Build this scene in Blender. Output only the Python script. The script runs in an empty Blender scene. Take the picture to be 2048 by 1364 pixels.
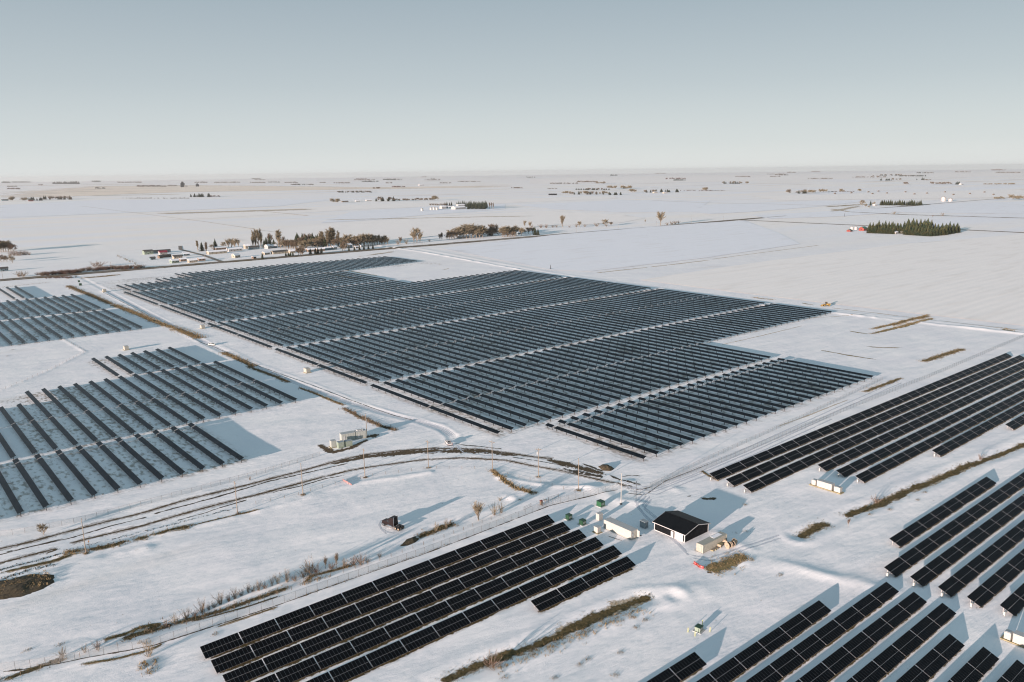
import bpy, math, random
import numpy as np
R = math.radians
random.seed(7); rng = np.random.default_rng(11)
scene = bpy.context.scene
COL = scene.collection

# ------------------------------------------------------------------ camera
PW, PH = 2048, 1364
FPX = 28/36*PW
CAM_H, PITCH, YAW, ROLL = 116.0, R(12.0), R(50.1), R(-0.75)
_fw = np.array([math.cos(YAW)*math.cos(PITCH), math.sin(YAW)*math.cos(PITCH), -math.sin(PITCH)])
_r = np.array([math.sin(YAW), -math.cos(YAW), 0.0]); _u = np.cross(_r, _fw)
_c, _s = math.cos(ROLL), math.sin(ROLL)
CR, CU = _c*_r+_s*_u, -_s*_r+_c*_u
cd = bpy.data.cameras.new("camera"); cam = bpy.data.objects.new("camera", cd); COL.objects.link(cam)
cd.sensor_width = 36; cd.lens = 28; cd.clip_start = 1; cd.clip_end = 90000
from mathutils import Matrix, Vector, Euler
M = Matrix(((CR[0], CU[0], -_fw[0], 0), (CR[1], CU[1], -_fw[1], 0), (CR[2], CU[2], -_fw[2], CAM_H), (0, 0, 0, 1)))
cam.matrix_world = M
scene.camera = cam

# ------------------------------------------------------------------ sky, sun, exposure
SUN_EL, SUN_AZ = R(6.8), R(190.5)          # azimuth counter-clockwise from +X (east)
w = bpy.data.worlds.new("World"); scene.world = w; w.use_nodes = True
nt = w.node_tree; bg = nt.nodes["Background"]
sky = nt.nodes.new("ShaderNodeTexSky"); sky.sky_type = 'NISHITA'; sky.sun_disc = False
sky.sun_elevation = SUN_EL; sky.sun_rotation = math.pi/2 - SUN_AZ
sky.altitude = 800; sky.air_density = 1.0; sky.dust_density = 0.6; sky.ozone_density = 1.0
bg.inputs[1].default_value = 0.15
# winter air: the clear-sky model blended with a paler veil that thins with height above the horizon
tcw = nt.nodes.new("ShaderNodeTexCoord"); sxw = nt.nodes.new("ShaderNodeSeparateXYZ"); nt.links.new(tcw.outputs['Generated'], sxw.inputs[0])
rmp = nt.nodes.new("ShaderNodeValToRGB"); nt.links.new(sxw.outputs[2], rmp.inputs[0])
SKY_K = 1/(0.15*2**1.3)
cr = rmp.color_ramp; cr.interpolation = 'B_SPLINE'
for k, (pos, c) in enumerate([(0.0, (.72, .75, .755)), (.03, (.655, .70, .715)), (.10, (.51, .575, .612)), (.20, (.355, .43, .485)), (.34, (.26, .36, .43)), (1.0, (.222, .345, .435))]):
    e = cr.elements[k] if k < 2 else cr.elements.new(pos)
    e.position = pos; e.color = (*c, 1)
scl = nt.nodes.new("ShaderNodeVectorMath"); scl.operation = 'SCALE'; scl.inputs['Scale'].default_value = SKY_K; nt.links.new(rmp.outputs[0], scl.inputs[0])
mxw = nt.nodes.new("ShaderNodeMix"); mxw.data_type = 'RGBA'; mxw.inputs[0].default_value = .98
nt.links.new(sky.outputs[0], mxw.inputs[6]); nt.links.new(scl.outputs[0], mxw.inputs[7]); nt.links.new(mxw.outputs[2], bg.inputs[0])
sd = bpy.data.lights.new("sun", 'SUN'); sun = bpy.data.objects.new("sun", sd); COL.objects.link(sun)
sd.energy = 4.6; sd.angle = R(0.5); sd.color = (1.0, 0.785, 0.69)
sdir = Vector((math.cos(SUN_AZ)*math.cos(SUN_EL), math.sin(SUN_AZ)*math.cos(SUN_EL), math.sin(SUN_EL)))
sun.rotation_euler = sdir.to_track_quat('Z', 'Y').to_euler()
sun.location = (0, 0, 300)
vs = scene.view_settings
vs.view_transform = 'Standard'; vs.look = 'None'; vs.gamma = 1.0; vs.exposure = 1.3
HAZE_D = 2.8e-5
scene.cycles.use_denoising = True; scene.cycles.sample_clamp_direct = 1.5; scene.cycles.sample_clamp_indirect = .8; scene.cycles.filter_width = 1.15
scene.cycles.max_bounces = 5; scene.cycles.transparent_max_bounces = 12; scene.cycles.volume_bounces = 0

# ------------------------------------------------------------------ helpers
def G(px, py, z=0.0):
    """ground point (metres) seen at a point of the 2048x1364 photograph"""
    d = _fw*FPX + CR*(px-PW/2) - CU*(py-PH/2)
    t = (z-CAM_H)/d[2]
    return float(d[0]*t), float(d[1]*t)
def PJ(x, y, z=0.0):
    d = np.array([x, y, z-CAM_H]); k = d @ _fw
    if k < 1: return (-9999, -9999)
    return PW/2+FPX*(d@CR)/k, PH/2-FPX*(d@CU)/k
def inview(x, y, z=0.0, m=0):
    a, b = PJ(x, y, z); return -m < a < PW+m and -m < b < PH+m
ORD = ['zeroth','first','second','third','fourth','fifth','sixth','seventh','eighth','ninth','tenth','eleventh','twelfth','thirteenth','fourteenth','fifteenth','sixteenth','seventeenth','eighteenth','nineteenth']
TENS = {20:'twentieth',30:'thirtieth',40:'fortieth',50:'fiftieth'}
TENW = {20:'twenty',30:'thirty',40:'forty',50:'fifty'}
def ordw(n):
    if n < 20: return ORD[n]
    t = n//10*10
    return TENS[t] if n == t else TENW[t]+'-'+ORD[n-t]

class MB:
    def __init__(s): s.v=[]; s.f=[]; s.m=[]
    def add(s, vs_, fs, mi=0):
        o=len(s.v); s.v.extend(vs_); s.f.extend([tuple(i+o for i in f) for f in fs]); s.m.extend([mi]*len(fs))
    def box(s, c, d, mi=0, rz=0.0, tilt=None, taper=1.0):
        hx,hy,hz=d[0]/2,d[1]/2,d[2]/2
        P=[(-hx,-hy,-hz),(hx,-hy,-hz),(hx,hy,-hz),(-hx,hy,-hz),(-hx*taper,-hy*taper,hz),(hx*taper,-hy*taper,hz),(hx*taper,hy*taper,hz),(-hx*taper,hy*taper,hz)]
        if tilt is not None:
            m=Euler(tilt).to_matrix(); P=[tuple(m@Vector(p)) for p in P]
        cz,sz=math.cos(rz),math.sin(rz)
        P=[(c[0]+p[0]*cz-p[1]*sz,c[1]+p[0]*sz+p[1]*cz,c[2]+p[2]) for p in P]
        s.add(P,[(3,2,1,0),(4,5,6,7),(0,1,5,4),(1,2,6,5),(2,3,7,6),(3,0,4,7)],mi)
    def tube(s, p0, p1, r0, r1=None, n=6, mi=0, cap=True):
        r1=r0 if r1 is None else r1
        a,b=Vector(p0),Vector(p1); d=(b-a)
        if d.length<1e-6: return
        q=d.to_track_quat('Z','Y').to_matrix(); P=[]
        for rr,c in((r0,a),(r1,b)):
            for k in range(n):
                t=2*math.pi*k/n; P.append(tuple(c+q@Vector((rr*math.cos(t),rr*math.sin(t),0))))
        F=[(k,(k+1)%n,n+(k+1)%n,n+k) for k in range(n)]
        if cap: F+= [tuple(range(n-1,-1,-1)),tuple(range(n,2*n))]
        s.add(P,F,mi)
    def prism(s, prof, axis, a, b, mi=0):
        """closed 2-D profile (list) swept along axis 'x' or 'y' from a to b; profile = (other, z)"""
        n=len(prof); P=[]
        for t in(a,b):
            for q,z in prof: P.append((t,q,z) if axis=='x' else (q,t,z))
        F=[(k,(k+1)%n,n+(k+1)%n,n+k) for k in range(n)]+[tuple(range(n-1,-1,-1)),tuple(range(n,2*n))]
        s.add(P,F,mi)
    def mesh(s, name, mats, smooth=False):
        me=bpy.data.meshes.new(name); me.from_pydata(s.v,[],s.f)
        for m in(mats if isinstance(mats,(list,tuple)) else [mats]): me.materials.append(m)
        if len(me.polygons): me.polygons.foreach_set('material_index',s.m)
        me.validate()
        import bmesh
        bm=bmesh.new(); bm.from_mesh(me)
        if len(bm.faces)<20000: bmesh.ops.recalc_face_normals(bm,faces=bm.faces)
        bm.to_mesh(me); bm.free()
        if smooth: me.polygons.foreach_set('use_smooth',[True]*len(me.polygons))
        me.update(); return me
    def build(s, name, mats, parent=None, loc=(0,0,0), rz=0, smooth=False):
        return link(name, s.mesh(name,mats,smooth), parent, loc, rz)
def link(name, me, parent=None, loc=(0,0,0), rz=0):
    o=bpy.data.objects.new(name,me); COL.objects.link(o); o.location=loc; o.rotation_euler=(0,0,rz)
    if parent: o.parent=parent
    return o
def tag(o, label, cat, group=None, kind=None):
    if label: o['label']=label
    if cat: o['category']=cat
    if group: o['group']=group
    if kind: o['kind']=kind
    return o
def thing(name, label, cat, loc=(0,0,0), rz=0, group=None):
    return tag(link(name,None,None,loc,rz),label,cat,group)
def copy_tree(o, parent=None):
    c=o.copy(); COL.objects.link(c)
    if parent: c.parent=parent
    for ch in o.children: copy_tree(ch,c)
    return c
def remesh_np(name, V, F, mats, mi=None, smooth=False):
    """fast mesh from numpy; F is (n,3) or (n,4)"""
    me=bpy.data.meshes.new(name); k=F.shape[1]
    me.vertices.add(len(V)); me.vertices.foreach_set('co',V.astype(np.float32).ravel())
    me.loops.add(F.size); me.loops.foreach_set('vertex_index',F.astype(np.int32).ravel())
    me.polygons.add(len(F)); me.polygons.foreach_set('loop_start',np.arange(0,F.size,k,dtype=np.int32))
    for m in(mats if isinstance(mats,(list,tuple)) else [mats]): me.materials.append(m)
    if mi is not None: me.polygons.foreach_set('material_index',mi.astype(np.int32))
    if smooth: me.polygons.foreach_set('use_smooth',np.ones(len(F),bool))
    me.update(calc_edges=True); return me

# ------------------------------------------------------------------ materials
def mat(name, col, rough=0.7, metal=0.0, spec=0.5, var=0.0, vscale=1.0, bump=0.0, bscale=4.0, ior=1.45, col2=None, stretch=(1,1,1), lo=.35, hi=.65, coat=0.0):
    m=bpy.data.materials.new(name); m.use_nodes=True; n=m.node_tree.nodes; l=m.node_tree.links; b=n['Principled BSDF']
    b.inputs['Base Color'].default_value=(*col,1); b.inputs['Roughness'].default_value=rough; b.inputs['Metallic'].default_value=metal
    b.inputs['Specular IOR Level'].default_value=spec; b.inputs['IOR'].default_value=ior; b.inputs['Coat Weight'].default_value=coat
    tc=n.new('ShaderNodeTexCoord'); geo=n.new('ShaderNodeNewGeometry')
    if var>0 or col2:
        mp=n.new('ShaderNodeMapping'); mp.inputs['Scale'].default_value=stretch; l.new(geo.outputs['Position'],mp.inputs[0])
        nz=n.new('ShaderNodeTexNoise'); nz.inputs['Scale'].default_value=vscale; nz.inputs['Detail'].default_value=5; l.new(mp.outputs[0],nz.inputs['Vector'])
        rp=n.new('ShaderNodeMapRange'); rp.inputs[1].default_value=lo; rp.inputs[2].default_value=hi; l.new(nz.outputs[0],rp.inputs[0])
        mx=n.new('ShaderNodeMix'); mx.data_type='RGBA'; l.new(rp.outputs[0],mx.inputs[0])
        c2=col2 if col2 else tuple(min(1,c*(1+var)) for c in col); c1=col if col2 else tuple(c*(1-var) for c in col)
        mx.inputs[6].default_value=(*c1,1); mx.inputs[7].default_value=(*c2,1); l.new(mx.outputs[2],b.inputs['Base Color'])
    if bump>0:
        nb=n.new('ShaderNodeTexNoise'); nb.inputs['Scale'].default_value=bscale; nb.inputs['Detail'].default_value=4; l.new(geo.outputs['Position'],nb.inputs['Vector'])
        bp=n.new('ShaderNodeBump'); bp.inputs['Strength'].default_value=bump; bp.inputs['Distance'].default_value=.1; l.new(nb.outputs[0],bp.inputs['Height']); l.new(bp.outputs[0],b.inputs['Normal'])
    return m

def snow_ground():
    m=bpy.data.materials.new('snow_ground'); m.use_nodes=True; n=m.node_tree.nodes; l=m.node_tree.links; b=n['Principled BSDF']
    b.inputs['Roughness'].default_value=.75; b.inputs['Specular IOR Level'].default_value=.15
    geo=n.new('ShaderNodeNewGeometry')
    def noise(scale, stretch, det=5, rot=0.0):
        mp=n.new('ShaderNodeMapping'); mp.inputs['Scale'].default_value=stretch; mp.inputs['Rotation'].default_value=(0,0,rot); l.new(geo.outputs['Position'],mp.inputs[0])
        q=n.new('ShaderNodeTexNoise'); q.inputs['Scale'].default_value=scale; q.inputs['Detail'].default_value=det; l.new(mp.outputs[0],q.inputs['Vector']); return q
    def rng_(src,a,bb,c=0.0,d=1.0):
        r=n.new('ShaderNodeMapRange'); r.inputs[1].default_value=a; r.inputs[2].default_value=bb; r.inputs[3].default_value=c; r.inputs[4].default_value=d; l.new(src,r.inputs[0]); return r.outputs[0]
    def mix(f,a,c):
        x=n.new('ShaderNodeMix'); x.data_type='RGBA'; l.new(f,x.inputs[0])
        if isinstance(a,tuple): x.inputs[6].default_value=(*a,1)
        else: l.new(a,x.inputs[6])
        if isinstance(c,tuple): x.inputs[7].default_value=(*c,1)
        else: l.new(c,x.inputs[7])
        return x.outputs[2]
    def math_(op,a,bv):
        x=n.new('ShaderNodeMath'); x.operation=op
        for k,q in((0,a),(1,bv)):
            if isinstance(q,(int,float)): x.inputs[k].default_value=q
            else: l.new(q,x.inputs[k])
        return x.outputs[0]
    # distance from the array
    vl=n.new('ShaderNodeVectorMath'); vl.operation='LENGTH'; l.new(geo.outputs['Position'],vl.inputs[0]); dist=vl.outputs['Value']
    far=rng_(dist,900,1800)
    # quarter-section fields: cells of about 800 m, each with its own surface
    mp=n.new('ShaderNodeMapping'); mp.inputs['Location'].default_value=(175,-290,0); mp.inputs['Scale'].default_value=(1/800,1/800,1/800); l.new(geo.outputs['Position'],mp.inputs[0])
    fl=n.new('ShaderNodeVectorMath'); fl.operation='FLOOR'; l.new(mp.outputs[0],fl.inputs[0])
    wn=n.new('ShaderNodeTexWhiteNoise'); wn.noise_dimensions='2D'; l.new(fl.outputs[0],wn.inputs['Vector'])
    base=mix(rng_(noise(.035,(1,1,1)).outputs[0],.35,.65),(.80,.80,.815),(.87,.865,.86))
    field=mix(wn.outputs[0],(.85,.855,.88),(.91,.885,.85))
    sk=noise(.006,(.12,1.5,1),5).outputs[0]; field=mix(rng_(sk,.40,.66),field,(.92,.865,.80))
    # stubble showing through, only in some fields
    st=noise(.004,(.25,1,1),6).outputs[0]
    stub=math_('MULTIPLY',rng_(st,.58,.70),rng_(dist,2500,6000))
    c=mix(far,base,field)
    c=mix(math_('MULTIPLY',stub,.5),c,(.50,.38,.26))
    # faint drifts of blown soil and stubble
    dr=noise(.02,(.35,1.6,1),7).outputs[0]
    c=mix(math_('MULTIPLY',rng_(dr,.62,.80),.30),c,(.50,.42,.33))
    # sparse stubs of grass near the array
    gn=noise(.9,(1,1,1),6).outputs[0]; gm=noise(.02,(1,1,1),3).outputs[0]
    c=mix(math_('MULTIPLY',math_('MULTIPLY',rng_(gn,.66,.72),rng_(gm,.47,.6)),.55),c,(.22,.17,.10))
    sp=n.new('ShaderNodeSeparateXYZ'); l.new(geo.outputs['Position'],sp.inputs[0])
    def boxm(x0,x1,y0,y1,e=4.0):
        a=math_('MULTIPLY',rng_(sp.outputs[0],x0-e,x0+e),rng_(sp.outputs[0],x1-e,x1+e,1,0)); q=math_('MULTIPLY',rng_(sp.outputs[1],y0-e,y0+e),rng_(sp.outputs[1],y1-e,y1+e,1,0)); return math_('MULTIPLY',a,q)
    area=boxm(235,433,200,261)
    for bb_ in((212,433,264,321),(212,606,321,721),(212,456,718,990),(456,595,866,986),(24,118,310,376),(50,170,376,495),(110,164,495,560),(86,172,648,890)): area=math_('MAXIMUM',area,boxm(*bb_,e=2.0))
    pn=noise(.55,(1,.45,1),6).outputs[0]; pb=noise(.03,(1,1,1),4).outputs[0]
    thin=math_('MULTIPLY',rng_(math_('ADD',pn,math_('MULTIPLY',pb,.5)),.74,.92),area)
    c=mix(math_('MULTIPLY',thin,.75),c,(.20,.165,.115))  # thin grassy snow under the trackers, tinted to deepen the shade between rows
    l.new(c,b.inputs['Base Color'])
    # wind texture
    b1=noise(.55,(.5,1.2,1),8,R(12)).outputs[0]; b2=noise(3.0,(1,1,1),5).outputs[0]; b3=noise(.10,(.35,1.3,1),4,R(10)).outputs[0]
    nearw=rng_(dist,400,3000,1.0,.15)
    h=math_('ADD',math_('MULTIPLY',b1,.21),math_('ADD',math_('MULTIPLY',b2,.055),math_('MULTIPLY',b3,1.25)))
    h=math_('MULTIPLY',h,nearw)
    bp=n.new('ShaderNodeBump'); bp.inputs['Strength'].default_value=.55; bp.inputs['Distance'].default_value=1.0; l.new(h,bp.inputs['Height']); l.new(bp.outputs[0],b.inputs['Normal'])
    return m

def ragged(name, col, col2, scale=.6, lo=.42, hi=.55, stretch=(1,1,1), rough=.95, drift=0.0):
    """ground patch whose outline breaks up: edge value in UV v (0 edges, 1 middle) against noise"""
    m=bpy.data.materials.new(name); m.use_nodes=True; n=m.node_tree.nodes; l=m.node_tree.links; b=n['Principled BSDF']
    b.inputs['Roughness'].default_value=rough; b.inputs['Specular IOR Level'].default_value=.1
    geo=n.new('ShaderNodeNewGeometry'); uv=n.new('ShaderNodeUVMap'); sx=n.new('ShaderNodeSeparateXYZ'); l.new(uv.outputs[0],sx.inputs[0])
    mp=n.new('ShaderNodeMapping'); mp.inputs['Scale'].default_value=stretch; l.new(geo.outputs['Position'],mp.inputs[0])
    q=n.new('ShaderNodeTexNoise'); q.inputs['Scale'].default_value=scale; q.inputs['Detail'].default_value=6; q.inputs['Roughness'].default_value=.6; l.new(mp.outputs[0],q.inputs['Vector'])
    # v = 1 in the middle, 0 at the edge
    a=n.new('ShaderNodeMath'); a.operation='MULTIPLY_ADD'; l.new(sx.outputs[1],a.inputs[0]); a.inputs[1].default_value=.55; l.new(q.outputs[0],a.inputs[2])
    q3=n.new('ShaderNodeTexNoise'); q3.inputs['Scale'].default_value=scale*.22; q3.inputs['Detail'].default_value=3; l.new(geo.outputs['Position'],q3.inputs['Vector'])
    a3=n.new('ShaderNodeMath'); a3.operation='MULTIPLY_ADD'; l.new(q3.outputs[0],a3.inputs[0]); a3.inputs[1].default_value=.7; a3.inputs[2].default_value=-.35
    a4=n.new('ShaderNodeMath'); a4.operation='ADD'; l.new(a.outputs[0],a4.inputs[0]); l.new(a3.outputs[0],a4.inputs[1])
    r=n.new('ShaderNodeMapRange'); r.inputs[1].default_value=lo+.25; r.inputs[2].default_value=hi+.25; l.new(a4.outputs[0],r.inputs[0])
    q2=n.new('ShaderNodeTexNoise'); q2.inputs['Scale'].default_value=1.7; q2.inputs['Detail'].default_value=5; l.new(geo.outputs['Position'],q2.inputs['Vector'])
    r2=n.new('ShaderNodeMapRange'); r2.inputs[1].default_value=.35; r2.inputs[2].default_value=.65; l.new(q2.outputs[0],r2.inputs[0])
    mx=n.new('ShaderNodeMix'); mx.data_type='RGBA'; l.new(r2.outputs[0],mx.inputs[0]); mx.inputs[6].default_value=(*col,1); mx.inputs[7].default_value=(*col2,1); l.new(mx.outputs[2],b.inputs['Base Color'])
    if drift:
        # wind-packed field: stubble lines and drifts in relief, plus streaks of thinner snow
        m1=n.new('ShaderNodeMapping'); m1.inputs['Scale'].default_value=(.25,1.5,1); m1.inputs['Rotation'].default_value=(0,0,R(8)); l.new(geo.outputs['Position'],m1.inputs[0])
        n1=n.new('ShaderNodeTexNoise'); n1.inputs['Scale'].default_value=.05; n1.inputs['Detail'].default_value=8; l.new(m1.outputs[0],n1.inputs['Vector'])
        wv=n.new('ShaderNodeTexWave'); wv.bands_direction='Y'; wv.inputs['Scale'].default_value=.03; wv.inputs['Distortion'].default_value=2.5; wv.inputs['Detail'].default_value=2; wv.inputs['Detail Scale'].default_value=.2; l.new(geo.outputs['Position'],wv.inputs['Vector'])
        hs=n.new('ShaderNodeMath'); hs.operation='MULTIPLY_ADD'; l.new(wv.outputs['Fac'],hs.inputs[0]); hs.inputs[1].default_value=.22; l.new(n1.outputs[0],hs.inputs[2])
        bp=n.new('ShaderNodeBump'); bp.inputs['Strength'].default_value=drift; bp.inputs['Distance'].default_value=1.0; l.new(hs.outputs[0],bp.inputs['Height']); l.new(bp.outputs[0],b.inputs['Normal'])
        rs=n.new('ShaderNodeMapRange'); rs.inputs[1].default_value=.52; rs.inputs[2].default_value=.78; rs.inputs[4].default_value=.22; l.new(n1.outputs[0],rs.inputs[0])
        ms2=n.new('ShaderNodeMix'); ms2.data_type='RGBA'; l.new(rs.outputs[0],ms2.inputs[0]); l.new(mx.outputs[2],ms2.inputs[6]); ms2.inputs[7].default_value=(.52,.45,.38,1); l.new(ms2.outputs[2],b.inputs['Base Color'])
    tr=n.new('ShaderNodeBsdfTransparent'); ms=n.new('ShaderNodeMixShader'); l.new(r.outputs[0],ms.inputs[0]); l.new(tr.outputs[0],ms.inputs[1]); l.new(b.outputs[0],ms.inputs[2])
    l.new(ms.outputs[0],n['Material Output'].inputs['Surface']); return m

SNOW=snow_ground()
GLASS=mat('panel_glass',(.0025,.003,.0042),rough=.25,spec=.07,var=.25,vscale=.25)
GLASS_T=mat('tracker_glass',(.0035,.006,.0095),rough=.3,spec=.10,var=.3,vscale=.1)
ALU=mat('aluminium_frame',(.20,.20,.205),rough=.55)
ALU_T=mat('dark_frame',(.02,.022,.026),rough=.5)
GALV=mat('galvanised_steel',(.42,.41,.40),rough=.55,metal=.4,var=.15,vscale=2)
STEEL=mat('post_steel',(.05,.048,.046),rough=.6,metal=.3,var=.2,vscale=2)
WHITE=mat('white_paint',(.36,.355,.33),rough=.45,var=.05,vscale=1.5)
CREAM=mat('cream_paint',(.33,.325,.28),rough=.5,var=.08,vscale=1.2)
LGREY=mat('pale_grey_paint',(.36,.38,.38),rough=.5,var=.06,vscale=1.5)
MGREY=mat('grey_paint',(.22,.26,.28),rough=.5,var=.1,vscale=1.5)
SAGE=mat('sage_paint',(.20,.25,.20),rough=.5,var=.08,vscale=1.5)
GREEN=mat('green_paint',(.018,.08,.035),rough=.45,var=.15,vscale=2)
DGREEN=mat('dark_green_paint',(.015,.05,.025),rough=.45,var=.15,vscale=2)
BLACKM=mat('black_metal_siding',(.006,.0065,.0075),spec=.15,rough=.5,var=.2,vscale=1.5)
BLACKR=mat('black_roof_steel',(.005,.0055,.0065),spec=.15,rough=.45,var=.2,vscale=1)
TRIM=mat('white_trim',(.42,.42,.42),rough=.5)
DARK=mat('dark_gap',(.02,.02,.02),rough=.8)
RUBBER=mat('tyre_rubber',(.02,.02,.02),rough=.85)
WOOD=mat('weathered_wood',(.13,.10,.07),rough=.85,var=.2,vscale=3)
WOODP=mat('pole_wood',(.20,.172,.138),rough=.85,var=.15,vscale=2)
PLY=mat('pale_plywood',(.31,.255,.19),rough=.8,var=.15,vscale=3)
TIMBER=mat('skid_timber',(.24,.21,.12),rough=.85,var=.2,vscale=2)
CABIN=mat('pale_cabin_wall',(.29,.315,.295),rough=.5,var=.06,vscale=1.5)
FPOST=mat('fence_post_steel',(.14,.14,.14),rough=.6,metal=.2)
SOIL=mat('dark_soil',(.030,.024,.015),rough=.95,col2=(.085,.065,.035),vscale=1.4,bump=.8,bscale=3)
REDP=mat('red_plastic',(.30,.03,.03),rough=.45,var=.1,vscale=2)
PINK=mat('faded_red_mesh',(.36,.18,.17),rough=.8,var=.1,vscale=2)
REDB=mat('barn_red',(.20,.035,.025),rough=.7,var=.1,vscale=.5)
ROOFG=mat('green_roof',(.03,.12,.08),rough=.5)
ROOFW=mat('snowy_roof',(.82,.82,.84),rough=.8,var=.04,vscale=.5)
ROOFD=mat('dark_shingle_roof',(.07,.065,.06),rough=.8,var=.2,vscale=.5)
ROOFR=mat('crimson_roof',(.22,.025,.045),rough=.6)
WALLC=mat('cream_house_wall',(.30,.275,.22),rough=.8,var=.06,vscale=.5)
WALLW=mat('white_house_wall',(.31,.315,.305),rough=.8,var=.05,vscale=.5)
WALLT=mat('tan_house_wall',(.17,.125,.09),rough=.8,var=.08,vscale=.5)
WALLB=mat('blue_grey_house_wall',(.13,.19,.22),rough=.8,var=.08,vscale=.5)
WIN=mat('window_glass',(.02,.025,.03),rough=.1)
CARW=mat('white_car_paint',(.42,.42,.42),rough=.25,coat=.5)
CARS=mat('silver_car_paint',(.50,.52,.47),rough=.3,coat=.5)
TRUCKP=mat('dark_red_truck_paint',(.010,.0045,.0045),rough=.45,spec=.3,coat=.1)
CHROME=mat('chrome',(.7,.7,.7),rough=.15,metal=1)
YELLOW=mat('yellow_machine_paint',(.33,.21,.05),rough=.45,var=.12,vscale=2)
BARK=mat('grey_bark',(.20,.165,.125),rough=.9,var=.2,vscale=2)
TWIG=mat('tan_twigs',(.225,.19,.122),rough=.9,col2=(.12,.10,.062),vscale=.3)
TWIGR=mat('reddish_twigs',(.15,.085,.06),rough=.9,col2=(.08,.05,.038),vscale=.4)
TWIGD=mat('dark_twigs',(.095,.072,.05),rough=.9,col2=(.15,.112,.072),vscale=.8)
NEEDLE=mat('spruce_needles',(.020,.036,.013),rough=.8,col2=(.062,.060,.020),vscale=.18,lo=.4,hi=.62)
NEEDLED=mat('dark_spruce_needles',(.018,.030,.018),rough=.8,col2=(.040,.048,.022),vscale=.2)
GRASS=mat('dry_grass_blades',(.20,.145,.075),rough=.9,col2=(.10,.075,.04),vscale=.8,lo=.35,hi=.62)
GRASSD=mat('olive_grass_blades',(.075,.060,.024),rough=.9,col2=(.17,.125,.055),vscale=1.0,lo=.35,hi=.68)
GRASSG=mat('golden_grass_blades',(.26,.195,.10),rough=.9,col2=(.13,.095,.05),vscale=.9,lo=.35,hi=.68)
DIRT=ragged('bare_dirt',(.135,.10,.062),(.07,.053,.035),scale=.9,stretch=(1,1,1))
DIRTT=ragged('thin_dirt_streak',(.10,.085,.06),(.05,.042,.033),scale=.55,lo=.50,hi=.60,stretch=(1,1,1))
TURF=ragged('frozen_turf',(.085,.070,.028),(.20,.145,.072),scale=.9,lo=.44,hi=.58)
TURFD=ragged('dark_turf',(.050,.042,.019),(.15,.113,.055),scale=.8,lo=.42,hi=.58)
STRAW=ragged('golden_turf',(.30,.225,.11),(.17,.13,.06),scale=.5,lo=.40,hi=.52)
SLUSH=ragged('dirty_packed_snow',(.40,.37,.34),(.62,.60,.59),scale=.7,lo=.36,hi=.62)
SNOWTRK=ragged('packed_snow_track',(.50,.53,.58),(.64,.66,.70),scale=.8,lo=.30,hi=.55)
STUB=ragged('straw_stubble',(.40,.31,.20),(.62,.55,.46),scale=.35,lo=.44,hi=.66)
ASPH=mat('worn_road_surface',(.13,.115,.10),rough=.9,col2=(.20,.175,.145),vscale=.05)
VERGE=ragged('roadside_grass',(.20,.145,.075),(.11,.08,.045),scale=.12,lo=.36,hi=.5)

# ------------------------------------------------------------------ terrain
def _hash(ix,iy,seed):
    h=(ix.astype(np.int64)*374761393+iy.astype(np.int64)*668265263+seed*1274126177)&0xffffffff
    h=((h^(h>>13))*1274126177)&0xffffffff
    return ((h^(h>>16))&0xffff)/65535.0
def vnoise(x,y,seed):
    ix=np.floor(x); iy=np.floor(y); fx=x-ix; fy=y-iy; fx=fx*fx*(3-2*fx); fy=fy*fy*(3-2*fy)
    a=_hash(ix,iy,seed); b=_hash(ix+1,iy,seed); c=_hash(ix,iy+1,seed); d=_hash(ix+1,iy+1,seed)
    return (a*(1-fx)+b*fx)*(1-fy)+(c*(1-fx)+d*fx)*fy-.5
def px_line(pts): return np.array([G(*p) for p in pts])
def line_dist(x,y,L):
    best=np.full(x.shape,1e9); side=np.zeros(x.shape)
    for (x0,y0),(x1,y1) in zip(L[:-1],L[1:]):
        dx,dy=x1-x0,y1-y0; q=dx*dx+dy*dy
        t=np.clip(((x-x0)*dx+(y-y0)*dy)/q,0,1); ex=x-(x0+t*dx); ey=y-(y0+t*dy); d=np.hypot(ex,ey)
        sgn=np.sign(dx*ey-dy*ex); k=d<best; best=np.where(k,d,best); side=np.where(k,sgn,side)
    return best,side
SERVICE=px_line([(150,548),(205,577),(300,628),(420,690),(520,738),(620,777),(700,806),(780,829),(840,843),(885,858),(905,872),(908,886)])
HAUL=px_line([(-60,1116),(125,1075),(250,1046),(375,1014),(512,978),(622,949),(737,921),(850,910),(950,910),(1062,922),(1150,940),(1237,962),(1300,975)])
EASTROAD=px_line([(700,485),(840,497),(1100,545),(1480,600),(1660,621),(2048,662),(2300,690)])
SWALE=px_line([(860,1372),(917,1345),(963,1326),(1011,1310),(1059,1294),(1105,1275),(1145,1254),(1186,1235),(1226,1219),(1280,1197),(1339,1193)])
SWALER=px_line([(1600,1072),(1660,1047),(1716,1021),(1764,1006),(1811,983),(1875,958),(1938,930),(1992,912),(2090,868)])
DITCHW=px_line([(0,1358),(100,1326),(242,1280),(312,1257),(400,1232),(510,1198),(578,1172),(624,1149),(710,1124),(800,1090),(870,1058),(930,1040),(1010,1000)])
FENCELN=px_line([(0,1345),(200,1312),(310,1290),(553,1211),(697,1160),(837,1112),(933,1076),(1100,1011),(1240,978)])
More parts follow.
